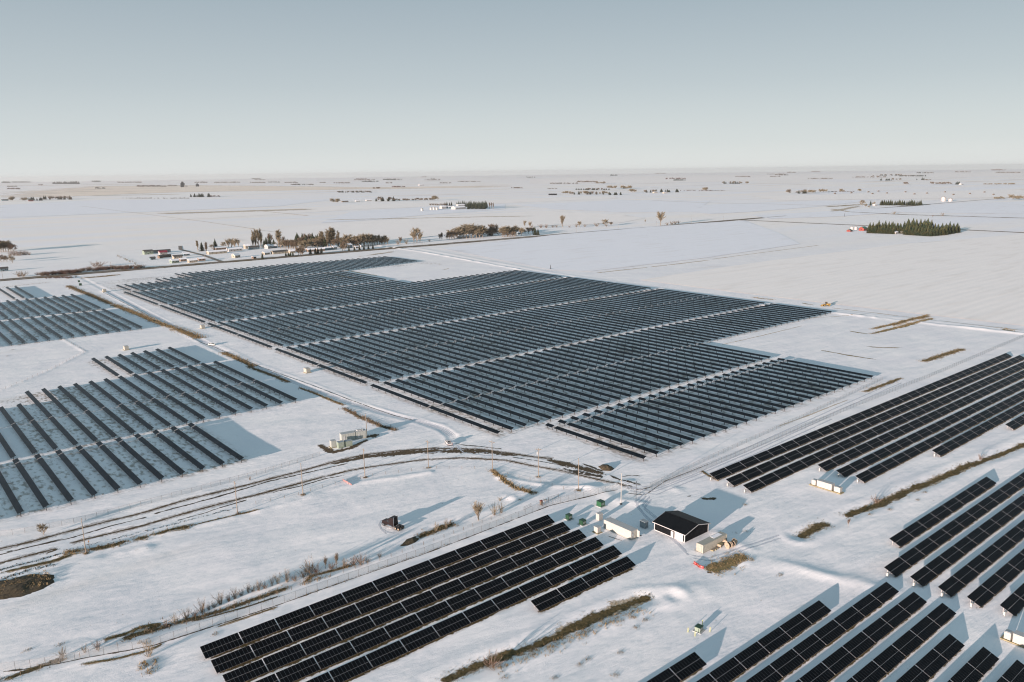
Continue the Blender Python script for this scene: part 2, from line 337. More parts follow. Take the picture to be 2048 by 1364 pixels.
BERMS=[ # polyline, offset side height width
 (px_line([(430,684),(520,728),(620,764),(700,795),(790,826),(835,839),(890,850)]),.16,1.1),
 (px_line([(205,582),(300,632),(400,684)]),.22,1.6),
 (px_line([(118,673),(150,692),(172,704),(100,740),(0,782)]),.28,1.2),
 (px_line([(760,492),(840,503),(1100,550),(1300,581),(1480,606),(1640,622),(1800,641),(2100,673)]),.95,3.2),
 (px_line([(100,1150),(200,1118),(290,1096)]),.7,2.5),
 (px_line([(0,1150),(120,1112),(300,1072),(450,1040),(600,1000),(720,965),(860,945)]),.35,1.6),
 (px_line([(1000,955),(1100,972),(1200,975),(1260,962)]),.5,1.6),
 (px_line([(1180,975),(1235,1000),(1305,1012),(1352,980)]),.4,3.0),
 (px_line([(1330,1195),(1400,1175)]),.5,4),
 (px_line([(1540,1125),(1640,1148),(1700,1160),(1768,1180)]),.45,3.5),
 (px_line([(1440,1068),(1500,1100),(1490,1125)]),.6,2.4),
]
def gz(x,y):
    x=np.asarray(x,float); y=np.asarray(y,float); r=np.hypot(x,y)
    fade=np.clip(1.6-r/700,.0,1)
    z=.22*vnoise(x/31,y/23,1)+.12*vnoise(x/13,y/8,2)+.05*vnoise(x/5,y/2.6,3)
    z=z*fade+.5*vnoise(x/190,y/150,5)*np.clip(r/900-.6,0,1)
    near=(r<1500)
    if near.any():
        xs,ys=x[near],y[near]; dz=np.zeros(xs.shape)
        d,s=line_dist(xs,ys,SERVICE); dz+=-.18*np.exp(-(d/2.4)**4)+.06*np.exp(-((d-3.6)/1.0)**2)
        d,s=line_dist(xs,ys,HAUL); dz+=.10*np.exp(-(d/4)**4)-.04*np.exp(-((d-1.0)/.35)**2)
        d,s=line_dist(xs,ys,SWALE); dz+=-.45*np.exp(-(d/2.6)**2)+.2*np.exp(-((d-5)/2)**2)
        d,s=line_dist(xs,ys,SWALER); dz+=-.40*np.exp(-(d/2.4)**2)+.2*np.exp(-((d-5)/2)**2)
        d,s=line_dist(xs,ys,DITCHW); dz+=-.35*np.exp(-(d/2.0)**2)+.18*np.exp(-((d-4)/1.5)**2)
        d,s=line_dist(xs,ys,EASTROAD); dz+=.25*np.exp(-(d/5)**4)
        for L,h,wd in BERMS:
            d,s=line_dist(xs,ys,L); dz+=.7*h*np.exp(-(d/wd)**2)*(1+1.1*vnoise(xs/5,ys/5,9)+.8*vnoise(xs/14,ys/14,19))
        z[near]+=dz
    return z
def gz1(x,y): return float(gz(np.array([x]),np.array([y]))[0])

def make_ground():
    a=[]; t=YAW-math.pi
    while t<YAW+math.pi:
        a.append(t); dd=abs(t-YAW); t+= R(.09) if dd<R(46) else R(3)
    a=np.array(a); rr=[2.,30.,60.]; r=80.
    while r<26500:
        rr.append(r); r+= max(.45,.0042*r) if r<1700 else .03*r
    rr.append(26500.); rr=np.array(rr)
    A,RR=np.meshgrid(a,rr); X=RR*np.cos(A); Y=RR*np.sin(A); Z=gz(X.ravel(),Y.ravel()).reshape(X.shape)
    V=np.stack([X.ravel(),Y.ravel(),Z.ravel()],1); na=len(a); nr=len(rr)
    i=np.arange(nr-1)[:,None]*na; j=np.arange(na)[None,:]; j2=(j+1)%na
    F=np.stack([i+j,i+na+j,i+na+j2,i+j2],-1).reshape(-1,4)
    F=np.concatenate([F])
    me=remesh_np('snow_ground',V,F,SNOW,smooth=True)
    tag(link('snow_ground',me),'flat snow covered prairie ground',None,kind='structure')
    mb=MB(); mb.add([(2*math.cos(t),2*math.sin(t),0) for t in np.linspace(0,6.283,13)[:-1]],[tuple(range(12))])
make_ground()

def ribbon(name, L, width, m, lift=.02, n_across=4, step=None, kind='structure', label=None, parent=None):
    """sheet following a ground polyline; UV v = 1 on the axis, 0 at the edges"""
    L=np.asarray(L,float); seg=np.hypot(*(L[1:]-L[:-1]).T); s=np.concatenate([[0],np.cumsum(seg)])
    r=np.hypot(*L.mean(0)); step=step or max(.8,r*.004); N=max(3,int(s[-1]/step)+1); u=np.linspace(0,s[-1],N)
    P=np.stack([np.interp(u,s,L[:,0]),np.interp(u,s,L[:,1])],1); T=np.gradient(P,axis=0); T/=np.linalg.norm(T,axis=1)[:,None]+1e-9
    Nn=np.stack([-T[:,1],T[:,0]],1); V=[];VV=[]
    wd=np.full(N,width) if np.isscalar(width) else np.interp(u/s[-1],np.linspace(0,1,len(width)),width)
    endf=np.clip(np.minimum(np.arange(N),np.arange(N)[::-1])/2.0,0,1)
    for k in range(n_across+1):
        q=(k/n_across-.5); Q=P+Nn*(q*wd)[:,None]; V.append(Q); VV.append((1-abs(q)*2)*endf)
    V=np.stack(V,1).reshape(-1,2); z=gz(V[:,0],V[:,1])+lift; VV=np.stack(VV,1).reshape(-1)
    V3=np.column_stack([V,z]); c=n_across+1
    i=np.arange(N-1)[:,None]*c; j=np.arange(n_across)[None,:]; F=np.stack([i+j,i+j+1,i+c+j+1,i+c+j],-1).reshape(-1,4)
    # upward normals
    me=remesh_np(name,V3,F[:,::-1],m,smooth=True); uv=me.uv_layers.new(name='UVMap'); 
    li=np.empty(len(me.loops),np.int32); me.loops.foreach_get('vertex_index',li)
    uvs=np.stack([np.zeros(len(li)),VV[li]],1).astype(np.float32); uv.data.foreach_set('uv',uvs.ravel())
    o=link(name,me,parent)
    if label or kind: tag(o,label,None,kind=kind)
    return o
def tufts(name, L, width, m, label, dens=2.0, h=(.3,.7), blades=5, spread=.25, wbl=.065, lift=0.0, turf=None, cap=26000):
    """a strip of dry grass: one stuff object of many thin blades (plus turf under it)"""
    L=np.asarray(L,float); seg=np.hypot(*(L[1:]-L[:-1]).T); s=np.concatenate([[0],np.cumsum(seg)]); tot=s[-1]
    wd=width if np.isscalar(width) else np.mean(width)
    n=int(min(cap/blades,max(6,tot*wd*dens))); u=rng.uniform(0,tot,n)
    x=np.interp(u,s,L[:,0]); y=np.interp(u,s,L[:,1]); k=np.clip(np.searchsorted(s,u)-1,0,len(seg)-1); d=(L[1:]-L[:-1])/seg[:,None]
    wl=np.full(n,float(width)) if np.isscalar(width) else np.interp(u/tot,np.linspace(0,1,len(width)),width)
    off=rng.normal(0,.33,n).clip(-.95,.95)*wl; keep=vnoise(x/3.1+off,y/3.1,21)>-.28
    x=x-d[k][:,1]*off; y=y+d[k][:,0]*off; x,y=x[keep],y[keep]; n=len(x)
    x=np.repeat(x,blades)+rng.normal(0,spread,n*blades); y=np.repeat(y,blades)+rng.normal(0,spread,n*blades); z=gz(x,y)+lift-.03
    hh=rng.uniform(h[0],h[1],n*blades); az=rng.uniform(0,6.283,n*blades); ln=rng.uniform(0,.5,n*blades)*hh; la=rng.uniform(0,6.283,n*blades); ww=wbl*rng.uniform(.6,1.4,n*blades)
    a=np.stack([x-np.cos(az)*ww,y-np.sin(az)*ww,z],1); b=np.stack([x+np.cos(az)*ww,y+np.sin(az)*ww,z],1); c=np.stack([x+np.cos(la)*ln,y+np.sin(la)*ln,z+hh],1)
    V=np.stack([a,b,c],1).reshape(-1,3); F=np.arange(len(V)).reshape(-1,3)
    o=link(name,remesh_np(name,V,F,m)); tag(o,label,'grass',kind='stuff')
    if turf: ribbon('stubble_edge',L,width*1.55 if np.isscalar(width) else [q*1.55 for q in width],STUB,lift=.01,label='thin snow with straw beside dry grass')
    if turf: ribbon('turf_patch',L,width if np.isscalar(width) else [q*1.15 for q in width],turf,lift=.10,label='frozen turf under dry grass')
    return o
# ------------------------------------------------------------------ fixed-tilt solar tables
TW, TPITCH, TDEP, TLO, THI = 9.50, 9.74, 3.72, .60, 2.10
TSL=math.hypot(TDEP,THI-TLO); TANG=math.atan2(THI-TLO,TDEP)
def slope_pt(s): return (-TDEP/2+s*math.cos(TANG), TLO+s*math.sin(TANG))
def table_meshes():
    out={}
    for nm,s0 in(('lower',0.0),('upper',TSL/2+.02)):
        mb=MB(); ln=TSL/2-.02; y,z=slope_pt(s0+ln/2)
        mb.box((0,y,z),(TW,ln,.04),1,tilt=(TANG,0,0))
        for k in range(10):
            x=-TW/2+(k+.5)*TW/10
            mb.box((x,y-.03*math.sin(TANG),z+.03*math.cos(TANG)),(TW/10-.055,ln-.05,.012),0,tilt=(TANG,0,0))
        out[nm]=mb.mesh('module_row',[GLASS,ALU])
    mb=MB()
    for s in(.55,1.5,2.5,3.4):
        y,z=slope_pt(s); mb.box((0,y,z-.09),(TW+.26,.07,.10),0,tilt=(TANG,0,0))
    out['rails']=mb.mesh('rail_frame',[GALV])
    mb=MB(); y1,z1=slope_pt(.8); y2,z2=slope_pt(3.2)
    mb.box((0,y1,(z1-.15)/2-.2),(.10,.12,z1-.15+.4),0); mb.box((0,y2,(z2-.15)/2-.2),(.10,.12,z2-.15+.4),0)
    mb.tube((0,y1,z1-.17),(0,y2,z2-.17),.05,n=4); mb.tube((0,y2,.35),(0,y1+.4,z1-.05),.035,n=4)
    out['leg']=mb.mesh('leg',[GALV])
    return out
TM=table_meshes()
tproto=thing('solar_table','black solar table','solar panel')
for k in('lower','upper'): link('module_row',TM[k],tproto)
link('rail_frame',TM['rails'],tproto)
for x in(-3.9,-1.3,1.3,3.9): link('leg',TM['leg'],tproto,(x,0,0))
used=[False]
BLOCKS=[
 # block phrase, list of rows (y of the top edge, x of one end, +1 grows to the right / -1 to the left, how many)
 ('block left of the black shed','solar tables left of the black shed',
   [(186.0,53.5,1,12),(178.5,53.5,1,12),(171.0,53.5,1,12),(163.55,53.5,1,12),(155.85,53.5,1,12),(148.2,168.1,-1,4)]),
 ('block right beyond the shed','solar tables right beyond the black shed',
   [(172.4,241.5,1,31),(164.8,241.3,1,31),(157.2,241.1,1,31),(149.9,280.4,1,27),(142.0,280.0,1,27),(134.5,280.2,1,27),(127.5,330.0,1,22),(120.3,388.6,1,16)]),
 ('block at the right edge','solar tables at the right edge',
   [(101.8,237.9,1,8),(94.25,218.5,1,20),(86.85,218.6,1,20),(79.3,218.6,1,20),(71.95,219.0,1,20),(64.6,221.0,1,20)]),
 ('block in bottom right corner','solar tables in the bottom right corner',
   [(104.6,143.7,-1,12),(97.2,187.9,-1,12),(89.95,211.1,-1,14),(82.5,211.3,-1,14),(75.0,211.2,-1,14),(67.7,197.5,-1,12),(60.1,197.8,-1,12),(52.9,198.1,-1,12)]),
]
TABLES=[]; TURFROWS=[]
for bi,(phrase,group,rows) in enumerate(BLOCKS):
    nrows=len(rows)
    for ri,(yt,x0,sg,n) in enumerate(rows):
        yc=yt-TDEP/2; spots=[]
        for k in range(n):
            xc=x0+sg*(k+.5)*TPITCH
            corner=[(xc-TW/2,yt,THI),(xc+TW/2,yt,THI),(xc-TW/2,yt-TDEP,TLO),(xc+TW/2,yt-TDEP,TLO)]
            v=sum(inview(*c,m=-2) for c in corner)
            if v>=1: spots.append((xc,True))
            elif min(abs(PJ(*c)[1]-PH) for c in corner)<60 and any(inview(*c,m=110) for c in corner): spots.append((xc,False))
        spots.sort(); seen=[q for q,v in spots if v]
        if not seen: continue
        TURFROWS.append((bi,min(seen)-TW/2-.6,max(seen)+TW/2+.3,yt-TDEP))
        for xc,v in spots:
            if not used[0]: o=tproto; used[0]=True
            else: o=copy_tree(tproto)
            o.location=(xc,yc,0.0); o['group']=group
            rw='back row' if ri==0 else ('%s row'%ordw(ri+1))
            if v:
                i=seen.index(xc); 
                if sg>0 : pos='leftmost' if i==0 else '%s from left'%ordw(i+1)
                else:
                    i=len(seen)-1-i; pos='rightmost' if i==0 else '%s from right'%ordw(i+1)
                o['label']='solar table, %s in %s, %s'%(pos,rw,phrase.replace('block left of the black shed','block left of the shed'))
            else: o['label']='solar table just past the lower edge, %s, %s'%(rw,phrase)
            TABLES.append((o,bi,ri,xc,yt))
# grass that shows under the low edge of every row
for bi,xa,xb,yb in TURFROWS:
    dk=[TURFD,TURF,TURF,TURF][bi]
    ribbon('turf_patch',[(xa,yb+.55),(xb,yb+.55)],2.3 if bi==0 else 1.5,dk,lift=.03,n_across=4,step=1.2,label='thawed turf strip under a panel row')
    if bi<2: tufts('dry_grass',[(xa,yb+.35),(xb,yb+.35)],1.3,GRASSD,'low brown grass along the bottom edge of a panel row',dens=1.6 if bi==0 else .8,h=(.1,.32),blades=3,cap=5000)
# combiner boxes at the row ends
mb=MB(); mb.box((0,0,.95),(.7,.45,1.0),0); mb.box((-.36,0,.95),(.03,.36,.85),1); cbox=mb.mesh('cabinet',[WHITE,LGREY])
mb=MB(); mb.box((-.22,0,.2),(.07,.07,.6),0); mb.box((.22,0,.2),(.07,.07,.6),0); cpost=mb.mesh('post',[GALV])
cb0=None
for bi,ri,dx in[(1,1,0),(1,2,0),(1,3,0),(1,4,0),(1,5,0),(1,6,0),(1,0,0),(2,1,0),(2,2,0),(2,3,0),(2,4,0),(2,5,0)]:
    yt,x0=BLOCKS[bi][2][ri][:2]
    if cb0 is None:
        o=cb0=thing('combiner_box','',"electric box"); link('cabinet',cbox,o); link('post',cpost,o)
    else: o=copy_tree(cb0)
    o.location=(x0-.9,yt-1.7,gz1(x0-.9,yt-1.7)-.05)
    tag(o,'white electric box at left end of %s, %s'%('back row' if ri==0 else ordw(ri+1)+' row from back',BLOCKS[bi][0]),'electric box','white combiner boxes at the row ends')

# ------------------------------------------------------------------ single-axis trackers
KZ, KT, KW = 1.80, R(19.0), 2.08
_wing={}
def wing_mesh(L):
    key=round(L,1)
    if key in _wing: return _wing[key]
    mb=MB(); mb.box((0,0,0),(KW,L,.05),1,tilt=(0,-KT,0)); n=max(2,int(round(L/1.03))); p=L/n
    for k in range(n):
        y=-L/2+(k+.5)*p; mb.box((-.035*math.sin(KT),y,.035*math.cos(KT)),(KW-.05,p-.035,.012),0,tilt=(0,-KT,0))
    _wing[key]=mb.mesh('panel_wing',[GLASS_T,ALU_T]); return _wing[key]
mb=MB(); mb.box((0,0,KZ/2-.25),(.20,.22,KZ+.3),0); mb.box((0,0,KZ-.14),(.24,.10,.10),0); KPOST=mb.mesh('post',[STEEL])
_tube={}
def tube_mesh(L):
    key=round(L,1)
    if key not in _tube:
        mb=MB(); mb.tube((0,-L/2,-.12),(0,L/2,-.12),.075,n=6); _tube[key]=mb.mesh('torque_tube',[STEEL])
    return _tube[key]
mb=MB(); mb.box((0,0,.0),(1.9,.34,.12),0,tilt=(0,-KT,0)); mb.box((0,0,-.35),(.12,.14,.6),1); KDRV=mb.mesh('drive_arm',[ALU,STEEL])
def posts_y(a,b):
    n=max(2,int(round((b-a-1.0)/6.6))+1); return np.linspace(a+.6,b-.6,n)
def tracker(wings, detailed):
    """a tracker row centred on x=0; wings = [(y0,y1),...]"""
    y0,y1=min(a for a,b in wings),max(b for a,b in wings)
    if detailed:
        o=thing('solar_tracker','','solar tracker')
        for a,b in wings: link('panel_wing',wing_mesh(b-a),o,(0,(a+b)/2,KZ))
        link('torque_tube',tube_mesh(y1-y0),o,(0,(y0+y1)/2,KZ))
        for a,b in wings:
            for y in posts_y(a,b): link('post',KPOST,o,(0,float(y),0))
        for (a,b),(c,d) in zip(wings[:-1],wings[1:]): link('drive_arm',KDRV,o,(0,(b+c)/2,KZ))
        return o
    mb=MB()
    for a,b in wings:
        mb.box((0,(a+b)/2,KZ),(KW,b-a,.05),0,tilt=(0,-KT,0))
        for y in posts_y(a,b): mb.box((0,float(y),KZ/2-.2),(.20,.22,KZ+.3),1)
    mb.tube((0,y0,KZ-.12),(0,y1,KZ-.12),.075,n=4,mi=1)
    for (a,b),(c,d) in zip(wings[:-1],wings[1:]): mb.box((0,(b+c)/2,KZ),(1.9,.34,.12),2,tilt=(0,-KT,0))
    return mb
LX=lambda k:34.6+7.9*k
BX=lambda j:213.4+8.0*j
BIG='big field'
GROUPS=[
 # (key, phrase, group, detailed, [(x, wings)...])
 ('front','short front band of the big field','tracker rows in the front band of the big field',True,[(BX(j),((200.8,253.8),(255.4,260.0))) for j in range(3,28)]),
 ('A','second band of the big field','tracker rows in the second band of the big field',True,[(BX(j),((265.3,319.4),(320.9,376.7)) if j<28 else ((320.9,376.7),)) for j in range(0,50)]),
 ('B','third band of the big field','tracker rows in the third band of the big field',True,[(BX(j),((382.4,440.2),(441.7,502.6))) for j in range(50)]),
 ('C','fourth band of the big field','tracker rows in the fourth band of the big field',False,[(BX(j),((509.5,568.2),(569.7,629.5))) for j in range(50)]),
 ('D','fifth band of the big field','tracker rows in the fifth band of the big field',False,[(BX(j),((637.5,694.2),(695.7,751.0)) if j<31 else ((637.5,694.2),(695.7,719.5))) for j in range(50)]),
 ('L1','front band of the left field','tracker rows in the front band of the left field',True,[(LX(k),((310.2,367.6),(368.8,373.8))) for k in range(-6,11)]),
 ('L2','second band of the left field','tracker rows in the second band of the left field',True,[(LX(k),((377.4,430.2),(431.6,494.0)) if k>3 else ((377.4,430.2),(431.6,468.0))) for k in range(-4,18)]),
 ('L3','short third band of the left field','tracker rows in the third band of the left field',True,[(LX(k),((497.5,558.0),)) for k in range(10,17)]),
 ('F1','band behind the lone cabinet, left edge','tracker rows behind the lone white cabinet',False,[(LX(k),((649,706),(707.5,767))) for k in range(2,18)]),
 ('G1','farthest band at the left edge','tracker rows farthest at the left edge',False,[(LX(k),((775,831),(832.5,889))) for k in range(4,18)]),
]
STUFF=[[(BX(j),((757.5,812),(813.5,868))) for j in range(31)],
       [(BX(j),((876,929),)+(((931,955),) if 7<=j<11 else (((931,989),) if j>=11 else ()))) for j in range(1,31)],
       [(BX(j),((868+(j-31)*1.5,925),(927,984-(j-31)*.6))) for j in range(31,47)],
       [(LX(k),((897,1000),)) for k in range(11,14)]]
OFFVIEW=[]
def wkey(w_,x=0): return tuple((round(a,1),round(b,1)) for a,b in w_)
for key,phrase,group,det,items in GROUPS:
    protos={}; items=sorted(items)
    vis=[x for x,wg in items if any(inview(x,y,KZ) for wv in wg for y in np.linspace(wv[0],wv[1],12))]
    for x,wg in items:
        if x not in vis:
            if key in('L1','L2','F1','G1'): OFFVIEW.append((x,wg))
            continue
        kk=wkey(wg)
        if kk not in protos:
            if det: o=tracker(wg,True)
            else: o=tracker(wg,False).build('solar_tracker',[GLASS_T,STEEL,GALV])
            protos[kk]=o
        else: o=copy_tree(protos[kk]) if det else protos[kk].copy()
        if not det and o.name not in COL.objects: COL.objects.link(o)
        o.location=(x,0,0)
        i=vis.index(x); pos='leftmost' if i==0 else '%s from left'%ordw(i+1)
        tag(o,'dark solar tracker row, %s in %s'%(pos,phrase),'solar tracker',group)
    # the linkage shaft that couples the rows of a band
    gaps={}
    for x,wg in items:
        if x in vis:
            for (a,b),(c,d) in zip(wg[:-1],wg[1:]): gaps.setdefault(round((b+c)/2,1),[]).append(x)
    gapw={q:('only' if len(gaps)==1 else ('near' if i==0 else ('far' if i==len(gaps)-1 else 'middle'))) for i,q in enumerate(sorted(gaps))}
    for gy,xs in gaps.items():
        if len(xs)<5 or key in('F1','G1'): continue
        mb=MB()
        for x in xs[:-1]:
            mb.tube((x,gy,KZ-.62),(x+3.4,gy+.25,.55),.075,n=5); mb.tube((x+3.4,gy+.25,.55),(x+8.0,gy,KZ-.62),.075,n=5)
        o=mb.build('drive_shaft',[GALV]); tag(o,'jointed shaft linking rows, %s gap of %s'%(gapw[gy],phrase),'drive shaft','shafts linking the tracker rows')
mb=MB()
for x,wg in OFFVIEW:
    q=tracker(wg,False); mb.add([(a+x,b,c) for a,b,c in q.v],q.f); mb.m[-len(q.m):]=q.m
if mb.v: o=mb.build('solar_tracker_rows',[GLASS_T,STEEL,GALV]); tag(o,'dark tracker rows continuing the left fields past the left picture edge','solar trackers',kind='stuff')
mb=MB()
for items in STUFF:
    for x,wg in items:
        q=tracker(wg,False); mb.add([(a+x,b,c) for a,b,c in q.v],q.f); mb.m[-len(q.m):]=q.m
o=mb.build('solar_tracker_rows',[GLASS_T,STEEL,GALV]); tag(o,'mass of dark tracker rows at the far end of the fields','solar trackers',kind='stuff')
# ------------------------------------------------------------------ roads, dirt, grass
def PL(*p): return px_line(p)
ribbon('farm_road',[(-3000,1092),(0,1092),(500,1090),(1000,1093),(1645,1092),(3000,1090),(7000,1090)],7.0,ASPH,lift=.35,n_across=2,step=20,label='worn east west farm road')
ribbon('road_verge',[(-800,1099),(500,1097),(1645,1099),(2600,1097)],9,VERGE,lift=.30,n_across=4,step=5,label='grassy road verge')
ribbon('road_verge',[(-800,1083),(500,1081),(1645,1083),(2600,1081)],10,VERGE,lift=.30,n_across=4,step=5,label='grassy road verge')
ribbon('farm_road',[(1592,1086),(1590,700),(1580,200),(1570,-900)],6,ASPH,lift=.30,n_across=2,step=15,label='farm lane running past the spruce grove')
ribbon('road_verge',[(1599,1080),(1597,700),(1590,100)],7,VERGE,lift=.28,n_across=4,step=5,label='grassy lane verge')
ribbon('farm_road',[(398,1098),(412,1210),(418,1330),(440,1400)],6,ASPH,lift=.2,n_across=2,step=10,label='village street')
# haul road tracks
T1=[(-60,1113),(0,1099),(62,1084),(125,1066),(162,1056),(225,1040),(300,1021),(375,999),(437,984),(512,965),(600,942),(662,925),(727,910),(800,901),(850,898),(912,897),(960,899),(1024,907),(1062,913),(1112,918)]
T2=[(-60,1142),(0,1127),(50,1114),(122,1095)]
T3=[(137,1088),(172,1078),(225,1065),(275,1054),(350,1032),(425,1012),(512,990),(600,966),(657,950)]
T4=[(650,953),(697,941),(737,934),(775,929),(850,919),(925,916),(1012,921),(1062,931),(1125,942),(1175,954),(1240,969),(1275,978)]
T5=[(300,1030),(375,1010),(450,990),(540,962),(620,944),(700,926)]
for T_,w_ in((T1,4.6),(T2,4.2),(T3,4.2),(T4,4.0)): ribbon('dirty_snow',PL(*T_),w_,SLUSH,lift=.012,label='dirty packed snow along the haul road ruts')
ribbon('dirt_track',PL(*T1),[2.2,1.9,1.9,2.0,1.9,1.8],DIRT,label='bare dirt wheel track on the haul road')
ribbon('dirt_track',PL(*T2),2.1,DIRT,label='bare dirt wheel track on the haul road'); ribbon('dirt_track',PL(*T3),[1.6,2.3,1.9,1.8,2.2,1.5],DIRT,label='bare dirt wheel track on the haul road')
ribbon('dirt_track',PL(*T4),[1.9,1.6,1.7,1.4,1.3,1.4],DIRT,label='bare dirt wheel track on the haul road'); ribbon('dirt_track',PL(*T5),1.9,DIRTT,label='thin broken dirt streaks')
ribbon('dirt_patch',PL((660,929),(730,914),(800,906),(870,903),(960,903),(1040,912)),[3.5,7.0,8.0,7.5,6.5,3.0],DIRT,label='wide bare dirt on the haul road bend')
ribbon('dirt_patch',PL((1090,918),(1140,930),(1185,942),(1215,950)),[4,7.5,7,3.5],DIRT,label='bare dirt on the haul road bend')
ribbon('dirt_patch',PL((1120,936),(1165,946),(1210,955)),[3,6,3],DIRTT,label='broken bare dirt')
ribbon('dirt_patch',PL((85,1112),(122,1094)),[2.2,3.0],DIRT,label='bare dirt beside the wheel track')
ribbon('dirt_track',PL((350,1042),(410,1026),(440,1016),(500,998)),1.5,DIRTT,label='thin broken dirt streaks')
ribbon('dirt_track',PL((-30,1118),(60,1095),(140,1077),(220,1052),(300,1033)),1.5,DIRTT,label='thin broken dirt streaks')
for off in(-1.1,.0,1.0,1.9):
    L=SERVICE.copy(); L[:,0]+=off; ribbon('wheel_track',L[1:-1],.8,SNOWTRK,label='wheel mark on the snowy service road',lift=.025)
ribbon('dark_edge',PL((205,584),(300,633),(400,684),(430,694),(520,733),(620,769),(700,800),(790,831),(835,842)),.9,DIRTT,lift=.05,label='dark edge of the service road bank')  # narrow dark line along the crest of the bank
for q in([(700,985),(640,968)],): pass
ribbon('dirt_patch',PL((634,888),(665,905),(700,897),(740,877)),[3,6,5,3],DIRT,label='bare ground round the equipment cabins')
ribbon('dirt_patch',PL((728,876),(745,872),(764,867)),[4,8,4],DIRT,label='bare dark ground beside the long equipment cabin')
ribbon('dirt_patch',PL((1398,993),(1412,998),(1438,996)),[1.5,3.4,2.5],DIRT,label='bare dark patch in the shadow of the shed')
ribbon('dirt_patch',PL((1368,995),(1388,989)),1.2,DIRTT,label='thin bare patch'); ribbon('dirt_patch',PL((1412,1142),(1420,1146),(1428,1145)),1.6,DIRT,label='bare dark patch')
ribbon('dirt_patch',PL((1235,1062),(1258,1070),(1290,1072)),1.2,DIRTT,label='thin bare line'); ribbon('dirt_patch',PL((1210,1070),(1250,1083)),.8,DIRTT,label='thin bare line')
ribbon('dirt_track',FENCELN,.9,DIRTT,lift=.03,label='bare line under the fence'); ribbon('dirt_track',PL((1245,985),(1290,990),(1330,962),(1420,928)),1.0,DIRTT,label='bare line under the fence')
for a,b,wd in[((1741,659),(1862,628),7),((1741,668),(1868,636),7),((1500,594),(1553,600),4),((1599,605),(1632,610),4),((2001,657),(2035,665),9),((1690,660),(1740,668),3),((1730,693),(1805,696),3.5),((1640,700),(1760,720),3),((1530,640),(1740,628),2.5),((1440,690),(1610,650),2.0),((1550,855),(1700,798),1.6),((640,545),(740,560),9),((880,540),(900,536),6),((690,540),(760,552),9)]:
    ribbon('bare_patch',PL(a,((a[0]+b[0])/2,(a[1]+b[1])/2+1),b),[wd*.7,wd,wd*.7],STRAW if wd>2.9 and a[0]>1400 else STUB,label='thawed ground patch')
for a,b,wd in[((1060,565),(1100,560),6),((1190,546),(1300,534),7),((1300,534),(1420,520),7),((1420,519),(1640,490),5),((1450,600),(1640,622),3),((1660,615),(2048,662),3.2)]:
    ribbon('bare_patch',PL(a,((a[0]+b[0])/2,(a[1]+b[1])/2),b),wd,STUB,label='stubble showing through snow')
for a,b,wd in[((640,440),(1080,432),40),((300,428),(640,418),160),((170,392),(370,388),220),((0,372),(300,368),500),((1650,414),(1740,408),60),((1660,424),(1720,412),35),((850,527),(900,530),30),((705,516),(810,500),16)]:
    ribbon('stubble_field',PL(a,((a[0]+b[0])/2,(a[1]+b[1])/2),b),wd,STUB,lift=.4,step=30,label='strip of pale stubble field')

def poly_sheet(pts,m,label,lift=.30):
    P=px_line(pts); c=P.mean(0); V=[];F=[]; N=len(P); nr=5
    per=np.concatenate([np.linspace(P[i],P[(i+1)%N],8,endpoint=False) for i in range(N)]); M_=len(per)
    for k in range(nr):
        q=per*(1-k/(nr-1)*.999)+c*(k/(nr-1)*.999); V.append(np.column_stack([q,gz(q[:,0],q[:,1])+lift]))
    V=np.concatenate(V); i=np.arange(nr-1)[:,None]*M_; j=np.arange(M_)[None,:]; j2=(j+1)%M_
    F=np.stack([i+j,i+j2,i+M_+j2,i+M_+j],-1).reshape(-1,4)
    me=remesh_np('snow_field',V,F,m,smooth=True); uv=me.uv_layers.new(name='UVMap'); li=np.empty(len(me.loops),np.int32); me.loops.foreach_get('vertex_index',li)
    v=np.clip(li//M_,0,1)*1.0; uv.data.foreach_set('uv',np.stack([v*0,v],1).astype(np.float32).ravel())
    tag(link('snow_field',me),label,None,kind='structure')
CREAMF=ragged('cream_snow_field',(.93,.89,.85),(.91,.872,.83),scale=.008,lo=-.5,hi=.25,drift=.5)
BLUEF=ragged('blue_white_snow_field',(.83,.845,.875),(.85,.86,.885),scale=.008,lo=-.5,hi=.25,drift=.5)
TANF=ragged('tan_stubble_field',(.80,.68,.55),(.88,.79,.69),scale=.004,lo=.25,hi=.75)
